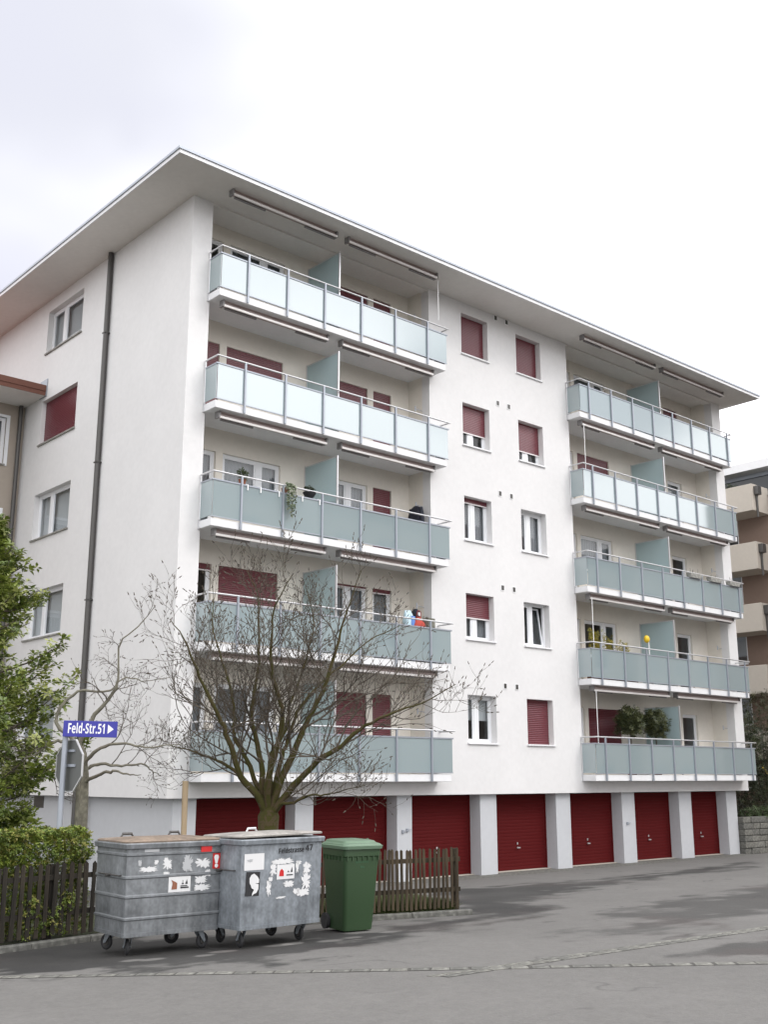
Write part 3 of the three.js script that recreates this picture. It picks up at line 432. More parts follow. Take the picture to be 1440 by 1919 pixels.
function container(label, p, turn, o) { // local origin: ground under the middle of the front edge; z forward
  const c = thing('waste_container', label, 'waste container', p, turn, 'wheeled metal waste containers'), W = 1.37, D = 0.9, b0 = 0.27, b1 = 1.33, zc = -D / 2;
  const front = (y) => 0.014 * (y - b0) / (b1 - b0); // the walls lean out a little
  const secs = [[b0, W - 0.03, D - 0.02, 0, zc], [b1, W, D + 0.01, 0, zc]];
  const body = obj('body', [loft(secs, 0.018, [true, false])], o.mat, c);
  if (o.ribs) for (const t of o.ribs) { const y = b0 + t * (b1 - b0), gw = W - 0.03 * (1 - t), gd = D - 0.02 + 0.03 * t; obj('rib', [loft([[y - 0.024, gw + 0.001, gd + 0.001, 0, zc], [y - 0.01, gw + 0.026, gd + 0.026, 0, zc], [y + 0.01, gw + 0.026, gd + 0.026, 0, zc], [y + 0.024, gw + 0.001, gd + 0.001, 0, zc]], 0.024, [false, false], 0.3)], o.mat, body); }
  obj('base_edge', [loft([[b0 - 0.035, W - 0.02, D - 0.01, 0, zc], [b0 + 0.012, W - 0.016, D - 0.006, 0, zc]], 0.02)], o.mat, c);
  obj('rim', [loft([[b1 - 0.04, W + 0.03, D + 0.04, 0, zc], [b1 - 0.03, W + 0.06, D + 0.07, 0, zc], [b1 + 0.02, W + 0.075, D + 0.085, 0, zc], [b1 + 0.035, W + 0.05, D + 0.06, 0, zc]], 0.03, [true, true], 0.5)], o.mat, c);
  const lid = obj('lid', [loft([[0, W + 0.02, D + 0.03], [0.018, W + 0.03, D + 0.04], [0.03, W + 0.0, D + 0.0], [0.052, W * 0.6, D * 0.5], [0.055, W * 0.2, D * 0.2]], 0.05, [true, true], 0.4).translate(0, 0, D / 2)], o.lidMat, c); lid.position.set(0, b1 + 0.034 + (o.lidLift || 0), -D); lid.rotation.x = -(o.lidTilt || 0); lid.rotation.z = o.lidRoll || 0;
  for (const [x, z] of o.grips) obj('lid_handle', [rod(V(x - 0.09, 0.04, z), V(x - 0.06, 0.085, z), 0.014), rod(V(x + 0.09, 0.04, z), V(x + 0.06, 0.085, z), 0.014), rod(V(x - 0.07, 0.085, z), V(x + 0.07, 0.085, z), 0.017)], o.gripMat, lid);
  for (const [x, z, a] of [[-0.54, -0.14, o.swivel[0]], [0.46, -0.14, o.swivel[1]], [-0.5, -D + 0.16, o.swivel[2]], [0.46, -D + 0.16, o.swivel[3]]]) {
    const k = obj('caster', [rbx(-0.06, 0.06, 0.222, 0.234, -0.06, 0.06, 0.004), poly([[-0.05, 0.222], [0.05, 0.222], [0.09, 0.1], [0.07, 0.08], [0.045, 0.1]], [], 0.006).translate(0, 0, 0.036), poly([[-0.05, 0.222], [0.05, 0.222], [0.09, 0.1], [0.07, 0.08], [0.045, 0.1]], [], 0.006).translate(0, 0, -0.042), rod(V(0.068, 0.1, -0.05), V(0.068, 0.1, 0.05), 0.012)], M.galv2, c); k.position.set(x, 0, z); k.rotation.y = a;
    obj('tyre', [new THREE.TorusGeometry(0.072, 0.028, 8, 20).scale(1, 1, 0.9).translate(0.068, 0.1, 0)], M.rubber, k); obj('wheel_rim', [new THREE.CylinderGeometry(0.046, 0.046, 0.04, 20).rotateX(Math.PI / 2).translate(0.068, 0.1, 0)], M.metalDark, k);
  }
  obj('pin_bar', [rod(V(-W / 2 - 0.07, 0.96, -D * 0.5), V(-W / 2 + 0.01, 0.96, -D * 0.5), 0.02), rod(V(-W / 2 - 0.03, 0.97, -D * 0.85), V(-W / 2 - 0.03, 0.97, -D * 0.15), 0.009), rod(V(-W / 2 - 0.03, 0.97, -D * 0.15), V(-W / 2 + 0.01, 0.97, -D * 0.15), 0.009), rod(V(-W / 2 - 0.03, 0.97, -D * 0.85), V(-W / 2 + 0.01, 0.97, -D * 0.85), 0.009)], M.metalDark, c);
  return { c, face: (g, m, name, z = 0.004) => { const q = clean(g), a = q.attributes.position; for (let i = 0; i < a.count; i++) a.setZ(i, a.getZ(i) + front(a.getY(i)) + z - 0.01); return obj(name, q, m, c); }, W };
}
{ // left, ribbed
  const d = container('ribbed galvanised waste container with rusty brown lid and red warning sticker', [-4.285, gy(7.6), 7.605], -0.05, { mat: M.galv, lidMat: M.lidRust, ribs: [0.17, 0.42, 0.64, 0.9], lidTilt: 0, grips: [[-0.36, 0.2], [0.38, 0.12]], gripMat: M.metalDark, swivel: [1.3, 0.25, 1.9, 2.8] });
  const F = d.face, px = (x) => -0.685 + (x - 345) / 960 * 1.37, py = (y) => 0.27 + (1110 - y) / 885 * 1.06; // reading of the front: plate coordinates to metres
  F(bx(px(1080), px(1195), py(315), py(250), 0, 0.0012), M.stickerRed, 'red_label', 0.016);
  const w = F(bx(px(1212), px(1290), py(498), py(335), 0, 0.0012), M.stickerRed, 'warning_sticker');
  obj('exclamation_mark', [poly([[px(1226), py(375)], [px(1235), py(352)], [px(1268), py(352)], [px(1276), py(375)], [px(1262), py(442)], [px(1240), py(442)]], [], 0.0015).translate(0, 0, 0.006), new THREE.CylinderGeometry(0.026, 0.026, 0.0015, 16).rotateX(Math.PI / 2).translate(px(1251), py(467), 0.0068)], M.white, w);
  const lab = F(bx(px(765), px(988), py(718), py(560), 0, 0.0012), M.paper, 'collection_label', 0.005);
  obj('bag_picture', [poly([[px(795), py(690)], [px(850), py(688)], [px(852), py(625)], [px(828), py(610)], [px(790), py(590)], [px(805), py(625)]], [], 0.001).translate(0, 0, 0.0062)], M.terracotta, lab);
  obj('lettering', [poly([[px(895), py(640)], [px(908), py(618)], [px(921), py(640)]], [], 0.001), poly([[px(932), py(640)], [px(950), py(592)], [px(958), py(640)]], [], 0.001), bx(px(905), px(910), py(618), py(598), 0, 0.001), bx(px(885), px(970), py(682), py(668), 0, 0.001), bx(px(885), px(955), py(662), py(653), 0, 0.001)].map((g) => g.translate(0, 0, 0.0062)), M.ink, lab);
  F(bx(px(512), px(655), py(292), py(262), 0, 0.001), M.paperGrey, 'number_plate', 0.006);
  for (const [x, y, a, b, s, m] of [[555, 470, 190, 62, 1, 0], [745, 420, 95, 135, 2, 0], [735, 520, 70, 45, 3, 0], [1110, 430, 165, 115, 4, 0], [1165, 540, 70, 80, 5, 0], [1095, 605, 135, 85, 6, 0], [1110, 690, 175, 75, 7, 0], [950, 430, 105, 180, 8, 1], [470, 400, 40, 70, 9, 1], [630, 400, 50, 50, 10, 0], [672, 742, 55, 16, 11, 0]]) F(ragged(px(x), py(y), a / 960 * 1.6, b / 885 * 1.25, 400 + s, 64, 0.75), m ? M.paperGrey : M.paper, 'torn_sticker', 0.005);
}
{ // right, smooth
  const d = container('smooth galvanised waste container with street address lettering and torn stickers', [-2.92, gy(8.1), 8.1], 0.03, { mat: M.galv2, lidMat: M.lidPale, lidTilt: 0.02, lidLift: 0.01, lidRoll: 0.012, grips: [[0.02, 0.15]], gripMat: M.rail, swivel: [1.35, 1.5, 0.4, 1.8] });
  const F = d.face, px = (x) => -0.685 + (x - 230) / 680 * 1.37, py = (y) => 0.27 + (920 - 0.085 * 0 - y) / 735 * 1.06;
  F(lettering('Feldstrasse', 0.066, fontB, 0.88).rotateZ(0.02).translate(px(530), py(300), 0), M.ink, 'lettering', 0.006);
  F(lettering('47', 0.082, fontB, 1.05).rotateZ(0.05).translate(px(762), py(290), 0), M.ink, 'lettering', 0.006);
  const w = F(bx(px(252), px(412), py(432), py(288), 0, 0.0012), M.paper, 'white_sticker', 0.005);
  obj('lettering', [ragged(px(296), py(348), 0.11, 0.045, 88, 40, 0.8, 0.001).translate(0, 0, 0.009)], M.paperGrey, w);
  const blk = F(bx(0, 0.225, 0, 0.3, 0, 0.0012).rotateZ(-0.04).translate(px(266), py(652), 0), M.ink, 'black_sticker', 0.005);
  obj('pale_figure', [poly([[318, 655], [322, 628], [336, 602], [316, 588], [308, 562], [299, 545], [297, 502], [312, 472], [334, 462], [362, 490], [374, 516], [374, 546], [342, 549], [371, 557], [369, 600], [354, 630], [332, 640]].map(([x, y]) => [px(x), py(y)]), [], 0.001).translate(0, 0, 0.0065)], M.paper, blk);
  const lab = F(bx(px(520), px(668), py(530), py(400), 0, 0.0012), M.paper, 'collection_label', 0.0065);
  obj('bag_picture', [poly([[px(538), py(502)], [px(578), py(502)], [px(576), py(455)], [px(560), py(436)], [px(544), py(455)]], [], 0.001).translate(0, 0, 0.008)], M.stickerRed, lab);
  obj('lettering', [poly([[px(606), py(470)], [px(616), py(455)], [px(626), py(470)]], [], 0.001), poly([[px(634), py(470)], [px(646), py(425)], [px(652), py(470)]], [], 0.001), bx(px(600), px(655), py(500), py(490), 0, 0.001)].map((g) => g.translate(0, 0, 0.008)), M.ink, lab);
  for (const [x, y, a, b, s] of [[565, 370, 200, 60, 1], [490, 440, 60, 120, 2], [455, 600, 45, 140, 3], [620, 575, 95, 65, 4], [775, 440, 75, 110, 5], [770, 560, 80, 150, 6], [740, 660, 130, 75, 7], [690, 645, 60, 60, 8], [705, 390, 50, 40, 9], [692, 430, 30, 110, 10], [560, 690, 90, 22, 11], [470, 520, 40, 40, 12]]) F(ragged(px(x), py(y), a / 680 * 1.6, b / 735 * 1.25, 500 + s, 64, 0.8), M.paper, 'torn_sticker', 0.005);
}
{ // green two-wheeled bin
  const b = thing('green_wheelie_bin', 'green plastic wheelie bin between metal container and brown picket fence', 'waste bin', [-1.24, gy(7.85), 7.76], -0.2); b.scale.setScalar(1.1);
  obj('body', [loft([[0.0, 0.43, 0.5, 0, -0.03], [0.03, 0.44, 0.52, 0, -0.03], [0.93, 0.535, 0.66], [0.945, 0.555, 0.69], [1.04, 0.56, 0.7]], 0.055, [true, true], 0.5).translate(0, 0.01, -0.3)], M.binGreen, b);
  const rib = []; for (let i = -3; i <= 3; i++) rib.push(bx(i * 0.078 - 0.006, i * 0.078 + 0.006, 0.9, 0.965, 0.0, 0.048)); for (let i = -3; i <= 3; i++) rib.push(bx(-0.283, -0.24, 0.9, 0.965, -0.3 + i * 0.09 - 0.006, -0.3 + i * 0.09 + 0.006)); obj('collar_rib', rib, M.binGreen, b);
  const lid = obj('lid', [loft([[1.035, 0.6, 0.76], [1.075, 0.615, 0.78], [1.085, 0.58, 0.74], [1.1, 0.56, 0.72], [1.112, 0.5, 0.64, 0, -0.02], [1.135, 0.47, 0.6, 0, -0.03], [1.145, 0.4, 0.5, 0, -0.05]], 0.07, [true, true], 0.35).translate(0, 0.01, -0.3)], M.binLid, b);
  obj('lid_knob', [rod(V(0.2, 1.13, -0.2), V(0.2, 1.165, -0.2), 0.018)], M.binLid, lid);
  obj('embossed_lettering', [...[-0.09, -0.058, -0.026, 0.012, 0.044, 0.078].map((x) => ragged(x, 0.88 + 0.002 * Math.sin(x * 90), 0.028, 0.034, 300 + Math.round(x * 500), 12, 0.35, 0.004).translate(0, 0, 0.021)), ...[-0.014, 0.018].map((x) => ragged(x, 0.815, 0.03, 0.036, 330 + Math.round(x * 500), 12, 0.35, 0.004).translate(0, 0, 0.015))], std(lin(0.022, 0.075, 0.03), 0.6), b);
  obj('handle', [rod(V(-0.22, 1.0, -0.7), V(0.22, 1.0, -0.7), 0.018), rod(V(-0.2, 1.0, -0.64), V(-0.2, 1.0, -0.7), 0.018), rod(V(0.2, 1.0, -0.64), V(0.2, 1.0, -0.7), 0.018)], M.binGreen, b);
  for (const s of [-1, 1]) obj('wheel', [new THREE.CylinderGeometry(0.1, 0.1, 0.045, 20).rotateZ(Math.PI / 2).translate(s * 0.25, 0.1, -0.55)], M.rubber, b);
}
/* ------------------------------------------------------------------ sign post */
{
  const s = thing('sign_post', 'grey sign post with blue street name plate and octagonal sign seen from behind', 'sign', [-4.53, gy(4.66), 4.66]), y0 = -gy(4.66);
  obj('post', [rod(V(0, -0.2, 0), V(0, 3.62 + y0, 0), 0.043, 14)], M.metalGrey, s);
  const turn = -Math.atan2(0.49, 0.64), pl = obj('name_plate', rbx(-0.02, 0.79, -0.12, 0.12, -0.008, 0.008, 0.005), M.blue, s); pl.position.set(-0.06, 3.515 + y0, 0.075); pl.rotation.y = turn; pl.rotation.z = -0.02;
  obj('lettering', [lettering('Feld-Str.51', 0.148, fontB, 0.545, 0.002).translate(0.045, -0.066, 0.0081), poly([[0.648, -0.065], [0.735, 0.004], [0.648, 0.073]], [], 0.002).translate(0, 0, 0.0081)], M.white, pl);
  const oct = obj('octagonal_sign', [new THREE.CylinderGeometry(0.41, 0.41, 0.012, 8).rotateY(Math.PI / 8).rotateX(Math.PI / 2)], M.signBack, s); oct.position.set(0.085, 2.97 + y0, 0.02); oct.rotation.y = -1.5;
  const edge = []; for (let i = 0; i < 8; i++) edge.push(bx(-0.163, 0.163, -0.012, 0.006, -0.012, 0.012).translate(0, 0.382, 0).rotateZ(i * Math.PI / 4)); obj('sign_edge', edge, M.rail, oct);
  obj('sign_face', new THREE.CylinderGeometry(0.37, 0.37, 0.004, 8).rotateY(Math.PI / 8).rotateX(Math.PI / 2).translate(0, 0, -0.011), M.signRed, oct);
  obj('clamp', [bx(-0.2, 0.2, -0.02, 0.02, 0.008, 0.03)], M.metalGrey, oct); obj('clamp', [bx(-0.16, 0.16, 0.2, 0.235, 0.008, 0.03)], M.metalGrey, oct);
}
{ const st = thing('wooden_stake', 'pale wooden stake leaning in front of the left garage corner', 'stake', [-1.97, gy(4) + 0.03, 4.0]); obj('stake', [rod(V(0, -0.1, 0), V(-0.06, 2.24, 0.06), 0.042, 5, 0.055)], M.woodPale, st); }
/* ------------------------------------------------------------------ bare trees */
function grow(out, buds, p, dir, len, r, level, o) {
  const n = [0, 6, 5, 4][level] || 4, pts = [p.clone()], rad = [r], q = p.clone(), d = dir.clone().normalize();
  for (let i = 1; i <= n; i++) { d.add(V(rr(-1, 1), rr(-1, 1) + o.up, rr(-1, 1)).multiplyScalar(o.wig)).normalize(); q.addScaledVector(d, len / n); pts.push(q.clone()); rad.push(r * (1 - 0.72 * i / n)); }
  out.push(tube(pts, rad, level === 1 ? 5 : level === 2 ? 4 : 3));
  if (level >= o.max) { buds.push([q.clone(), d.clone()]); if (rnd() < 0.5) buds.push([pts[n - 1].clone(), d.clone().add(V(rr(-1, 1), rr(-0.2, 1), rr(-1, 1)).multiplyScalar(0.8)).normalize()]); return; }
  const kids = o.kids[level] || 3;
  for (let c = 0; c < kids; c++) { const t = 0.25 + 0.75 * (c + rnd() * 0.7) / kids, i = Math.min(n - 1, Math.floor(t * n)), s = pts[i].clone().lerp(pts[i + 1], t * n - i > 1 ? 1 : t * n - i), side = V(rr(-1, 1), rr(-1, 1), rr(-1, 1)); side.sub(d.clone().multiplyScalar(side.dot(d))).normalize(); const nd = pts[i + 1].clone().sub(pts[i]).normalize().multiplyScalar(0.75).add(side.multiplyScalar(0.75)).add(V(0, 0.22, 0)); grow(out, buds, s, nd, len * rr(0.42, 0.72), Math.max(o.rmin, r * 0.55), level + 1, o); }
}
function bareTree(t, limbs, trunkPts, trunkR, mats, o) {
  obj('trunk', tube(trunkPts, trunkR, 14), mats[0], t);
  const twigs = [], buds = [];
  limbs.forEach((l, k) => {
    const pts = spline(l.map((p) => V(...p)), 26), r0 = o.r0[k] ?? o.r0[0], rad = pts.map((_, i) => (r0 * Math.pow(1 - i / 27, 1.05) + 0.004) * rr(0.92, 1.1)); pts.forEach((p, i) => { if (i > 2) p.add(V(rr(-1, 1), rr(-1, 1), rr(-1, 1)).multiplyScalar(0.014)); });
    const limb = obj('limb', tube(pts, rad, 9), mats[0], t);
    if (o.cut && o.cut.includes(k)) return;
    const N = o.n;
    for (let c = 0; c < N; c++) { const u = o.from + (1 - o.from) * (c + rnd()) / N, i = Math.min(25, Math.floor(u * 26)), d = pts[i + 1].clone().sub(pts[i]).normalize(), side = V(rr(-1, 1), rr(-0.6, 1), rr(-1, 1)); side.sub(d.clone().multiplyScalar(side.dot(d))).normalize(); grow(twigs, buds, pts[i], d.multiplyScalar(0.7).add(side.multiplyScalar(0.8)).add(V(0, 0.12, 0)), o.len * (1.2 - 0.78 * u) * rr(0.7, 1.2), Math.max(0.006, rad[i] * 0.45), 1, o); }
  });
  obj('twigs', twigs, mats[1], t);
  if (o.buds) obj('buds', buds.map(([p, d]) => rod(p, p.clone().addScaledVector(d, o.buds), o.buds * 0.22, 4, o.buds * 0.1)), mats[2] || mats[1], t);
}
{
  seedRand(2024);
  const t = thing('bare_tree', 'bare many-limbed tree with mossy trunk and budding twigs behind the containers', 'tree', [-1.08, gy(5.16) + 0.04, 5.16], 0, 'bare trees');
  bareTree(t, [[[-0.02,1.59,0.01],[-0.24,1.95,0.02],[-0.54,2.24,-0.03],[-0.73,2.56,0.03],[-0.98,3.0,0.09],[-1.16,3.25,0.15],[-1.5,3.74,0.17],[-1.71,4.04,0.24],[-1.95,4.4,0.3],[-2.22,4.69,0.31]],[[-0.02,1.59,0.01],[-0.14,2.04,0.0],[-0.18,2.43,0.03],[-0.31,2.92,0.01],[-0.4,3.31,-0.02],[-0.37,3.74,0.06],[-0.36,4.14,0.12],[-0.42,4.74,0.17],[-0.47,5.21,0.2],[-0.64,5.69,0.11]],[[-0.01,1.59,0.02],[-0.15,2.11,0.17],[-0.21,2.56,0.4],[-0.26,2.9,0.63],[-0.37,3.28,0.82],[-0.59,3.68,0.93],[-0.77,3.98,1.06],[-0.92,4.43,1.26],[-1.03,4.87,1.5],[-0.98,5.33,1.89]],[[0.0,1.59,0.03],[0.05,2.14,0.22],[0.17,2.63,0.43],[0.24,2.95,0.55],[0.31,3.15,0.62],[0.41,3.47,0.76],[0.51,3.93,0.95],[0.57,4.4,1.08],[0.6,4.67,1.14],[0.67,5.07,1.27],[0.76,5.67,1.48]],[[0.0,1.59,0.03],[0.13,1.98,0.34],[0.26,2.3,0.65],[0.38,2.56,0.93],[0.52,2.71,1.22],[0.65,2.97,1.52],[0.76,3.12,1.79],[1.01,3.3,2.19],[1.18,3.39,2.49],[1.47,3.7,2.97]],[[0.02,1.59,0.04],[0.05,1.82,0.29],[0.11,1.84,0.54],[0.2,1.95,0.85],[0.29,1.97,1.16],[0.36,2.04,1.48],[0.51,2.12,1.89]],[[-0.02,1.59,0.01],[-0.18,1.98,-0.13],[-0.36,2.27,-0.36],[-0.54,2.5,-0.64],[-0.66,2.59,-0.9],[-0.82,2.7,-1.22],[-1.01,2.78,-1.58]],[[0.0,1.59,0.03],[0.0,2.11,0.06],[-0.01,2.56,0.03],[0.2,3.03,0.16],[0.28,3.43,0.15],[0.45,3.94,0.25],[0.57,4.47,0.3],[0.66,4.9,0.29],[0.56,5.54,0.17]],[[0.0,1.59,0.03],[0.05,2.14,0.11],[0.15,2.56,0.13],[0.27,2.83,0.12],[0.42,3.33,0.19],[0.74,3.78,0.38],[1.13,4.2,0.61],[1.55,4.63,0.87],[1.99,4.86,1.07]],[[-0.02,1.59,0.01],[-0.1,1.91,-0.07],[-0.31,2.5,-0.21],[-0.49,2.96,-0.38],[-0.46,3.29,-0.42],[-0.52,3.77,-0.5],[-0.62,4.25,-0.63],[-0.76,4.81,-0.76],[-0.72,5.37,-0.74]]], [V(-0.02, -0.1, 0.02), V(-0.03, 0.3, 0.02), V(-0.02, 0.9, 0.02), V(-0.01, 1.3, 0.02), V(-0.01, 1.62, 0.02), V(-0.01, 1.78, 0.03)], [0.22, 0.175, 0.16, 0.165, 0.18, 0.1], [M.bark, M.twig], { r0: [0.062, 0.056, 0.062, 0.066, 0.062, 0.03, 0.042, 0.045, 0.045, 0.045], n: 11, from: 0.22, len: 1.5, up: 0.26, wig: 0.27, kids: [0, 6, 3], max: 3, rmin: 0.0035, buds: 0.05 });
}
{
  seedRand(808);
  const t = thing('pollarded_tree', 'pollarded bare tree with knobbly crooked branches behind the sign post', 'tree', [-3.77, gy(3.78) + 0.03, 3.78], 0, 'bare trees');
  const limbs = [[[-0.04,2.03,0.09],[-0.08,2.36,0.15],[-0.13,2.58,0.19],[-0.19,2.81,0.21],[-0.15,3.05,0.32],[-0.09,3.26,0.45],[0.03,3.48,0.62],[0.09,3.67,0.74],[0.11,3.76,0.78],[0.08,4.03,0.84],[0.04,4.41,0.94],[0.2,4.63,1.15],[0.38,4.98,1.42]],[[-0.09,2.42,0.17],[-0.09,2.56,0.27],[-0.04,2.69,0.43],[0.1,2.82,0.67],[0.25,2.83,0.89],[0.45,2.77,1.13],[0.68,2.8,1.43],[0.81,2.82,1.65]],[[-0.08,2.36,0.16],[-0.01,2.44,0.16],[0.15,2.52,0.23],[0.47,2.49,0.39],[0.76,2.52,0.53],[0.94,2.42,0.53],[1.09,2.34,0.5]],[[-0.05,2.19,0.13],[-0.04,2.28,0.28],[0.06,2.37,0.56],[0.16,2.4,0.83],[0.26,2.35,1.09],[0.32,2.35,1.34]],[[-0.16,2.68,0.2],[-0.26,2.9,0.13],[-0.49,3.13,-0.06],[-0.46,3.41,-0.01],[-0.35,3.57,0.07],[-0.19,3.68,0.17],[0.04,3.66,0.29],[0.23,3.72,0.4],[0.34,3.87,0.46],[0.5,3.89,0.52],[0.71,3.85,0.61],[1.03,3.92,0.83]],[[-0.15,2.64,0.19],[-0.28,2.8,0.19],[-0.53,2.87,0.07],[-0.7,2.74,-0.04],[-0.83,2.64,-0.1],[-1.01,2.61,-0.16]],[[-0.08,2.27,0.13],[-0.17,2.39,0.01],[-0.4,2.4,-0.29],[-0.51,2.34,-0.53],[-0.64,2.42,-0.73],[-0.78,2.44,-0.98]]];
  bareTree(t, limbs, [V(0.02, -0.1, 0.02), V(0.01, 0.5, 0.03), V(-0.01, 1.2, 0.06), V(-0.03, 1.9, 0.09), V(-0.08, 2.36, 0.15), V(-0.14, 2.68, 0.2), V(-0.18, 2.8, 0.21)], [0.14, 0.115, 0.105, 0.1, 0.095, 0.075, 0.05], [M.barkPale, M.twig], { r0: [0.048, 0.034, 0.03, 0.034, 0.032, 0.036, 0.034], n: 5, from: 0.45, len: 0.9, up: 0.0, wig: 0.36, kids: [0, 5, 3], max: 3, rmin: 0.003, buds: 0.03, cut: [3] });
}
/* ------------------------------------------------------------------ leafy plants */
function leafCluster(n, l, w, spread = 1, seed = 1) {
  seedRand(seed); const pos = [], nor = [];
  for (let i = 0; i < n; i++) {
    const a = (i / n) * 6.283 * 1.7 + rr(-0.3, 0.3), up = rr(-0.25, 0.95) * spread, d = V(Math.cos(a), up, Math.sin(a)).normalize(), s = d.clone().cross(V(0, 1, 0)).normalize(), nn = s.clone().cross(d).normalize(), L = l * rr(0.75, 1.15), base = d.clone().multiplyScalar(l * 0.12);
    const tip = base.clone().addScaledVector(d, L).addScaledVector(nn, -0.12 * L), m1 = base.clone().addScaledVector(d, L * 0.5).addScaledVector(s, w * 0.5).addScaledVector(nn, w * 0.18), m2 = base.clone().addScaledVector(d, L * 0.5).addScaledVector(s, -w * 0.5).addScaledVector(nn, w * 0.18), mid = base.clone().addScaledVector(d, L * 0.55);
    for (const [x, y, z] of [[base, m1, mid], [m1, tip, mid], [base, mid, m2], [mid, tip, m2]]) { const fn = y.clone().sub(x).cross(z.clone().sub(x)).normalize(); for (const v of [x, y, z]) { pos.push(v.x, v.y, v.z); nor.push(fn.x, fn.y, fn.z); } }
  }
  const g = new THREE.BufferGeometry(); g.setAttribute('position', new THREE.Float32BufferAttribute(pos, 3)); g.setAttribute('normal', new THREE.Float32BufferAttribute(nor, 3)); g.setAttribute('uv', new THREE.Float32BufferAttribute(new Array(pos.length / 3 * 2).fill(0), 2)); return g;
}
function foliage(name, parent, geo, spots, cols, size = [0.8, 1.2], stuff = true, rough = 0.6) {
  const m = new THREE.InstancedMesh(geo, leafMat({ roughness: rough }), spots.length), q = new THREE.Quaternion(), e = new THREE.Euler(), mt = new THREE.Matrix4(), c = new THREE.Color();
  spots.forEach((p, i) => { e.set(rr(-0.7, 0.7), rr(0, 6.28), rr(-0.7, 0.7)); const s = rr(...size); mt.compose(p, q.setFromEuler(e), V(s, s, s)); m.setMatrixAt(i, mt); const k = cols[Math.floor(rnd() * cols.length)], b = rr(0.8, 1.2); c.setRGB(k[0] * b, k[1] * b, k[2] * b); m.setColorAt(i, c); });
  m.name = name; if (stuff) m.userData.kind = 'stuff'; m.castShadow = m.receiveShadow = true; parent.add(m); return m;
}
{ // evergreen at the left edge
  seedRand(64);
  const t = thing('evergreen_tree', 'broad-leaved evergreen tree with glossy green leaves at left edge', 'tree', [-4.75, gy(2.6), 2.65]);
  const limbs = [], spots = [], trunk = [V(0, -0.1, 0), V(-0.05, 1.2, 0.02), V(-0.12, 2.6, 0.1), V(-0.25, 4.0, 0.15), V(-0.4, 5.6, 0.2), V(-0.5, 6.7, 0.2)];
  obj('trunk', tube(trunk, [0.13, 0.11, 0.09, 0.07, 0.04, 0.015], 10), M.twig, t);
  const shape = (y) => y < 0.9 ? 0.35 : y < 2.0 ? 0.75 : y < 3.4 ? 1.15 : y < 4.6 ? 1.2 - (y - 3.4) * 0.28 : Math.max(0.12, 0.86 - (y - 4.6) * 0.42);
  for (let i = 0; i < 190; i++) {
    const y = 0.8 + 5.7 * Math.pow(rnd(), 0.85), k = Math.min(4, Math.floor((y / 6.7) * 5)), base = trunk[k].clone().lerp(trunk[k + 1], (y / 6.7) * 5 - k), a = rr(0, 6.283), R = shape(y) * (rnd() < 0.12 ? rr(1.1, 1.45) : rr(0.6, 1.1)), end = base.clone().add(V(Math.cos(a) * R, R * rr(0.25, 0.8), Math.sin(a) * R)), mid = base.clone().lerp(end, 0.5).add(V(0, -0.06, 0));
    limbs.push(tube([base, mid, end], [0.018, 0.012, 0.005], 4));
    const n = 10 + Math.floor(R * 12); for (let j = 0; j < n; j++) { const u = Math.pow(rnd(), 0.6), c = u < 0.5 ? base.clone().lerp(mid, u * 2) : mid.clone().lerp(end, u * 2 - 1); spots.push(c.add(V(rr(-1, 1), rr(-1, 1), rr(-1, 1)).multiplyScalar(0.11))); }
  }
  obj('branches', limbs, M.twig, t);
  foliage('crown', t, leafCluster(8, 0.1, 0.046, 1, 3), spots, [[0.17, 0.22, 0.035], [0.22, 0.27, 0.05], [0.1, 0.145, 0.025], [0.33, 0.36, 0.11]], [0.8, 1.35], true, 0.42);
}
{ // hedge behind the dark fence
  seedRand(65);
  const h = thing('hedge', 'clipped green privet hedge behind the dark picket fence', 'hedge', [-5.9, gy(5), 5.34], 0.205), spots = [], st = [];
  for (let i = 0; i < 70; i++) { const x = rr(-2.3, 1.85), z = rr(-0.75, 0.0); st.push(tube([V(x, -0.05, z), V(x + rr(-0.1, 0.1), 0.7, z + rr(-0.1, 0.1)), V(x + rr(-0.2, 0.2), 1.45, z + rr(-0.15, 0.15))], [0.012, 0.009, 0.004], 4)); }
  obj('stems', st, M.twig, h);
  for (let i = 0; i < 16000; i++) { const x = rr(-2.4, 1.72), f = rnd(); let y = 0.12 + 1.42 * Math.pow(rnd(), 0.75), z = rr(-0.85, 0.06); if (f < 0.35) { y = 1.5 + 0.09 * (noise(x * 4, z * 5, 4) - 0.5) + rr(-0.08, 0.04); } else if (f < 0.75) z = 0.08 + 0.34 * (noise(x * 3.2, y * 3.2, 8) - 0.5) + rr(-0.09, 0.03); spots.push(V(x, y, z)); }
  foliage('foliage', h, leafCluster(8, 0.042, 0.022, 1, 5), spots, [[0.16, 0.225, 0.028], [0.22, 0.28, 0.035], [0.1, 0.15, 0.022], [0.23, 0.22, 0.04]], [0.8, 1.3]);
}
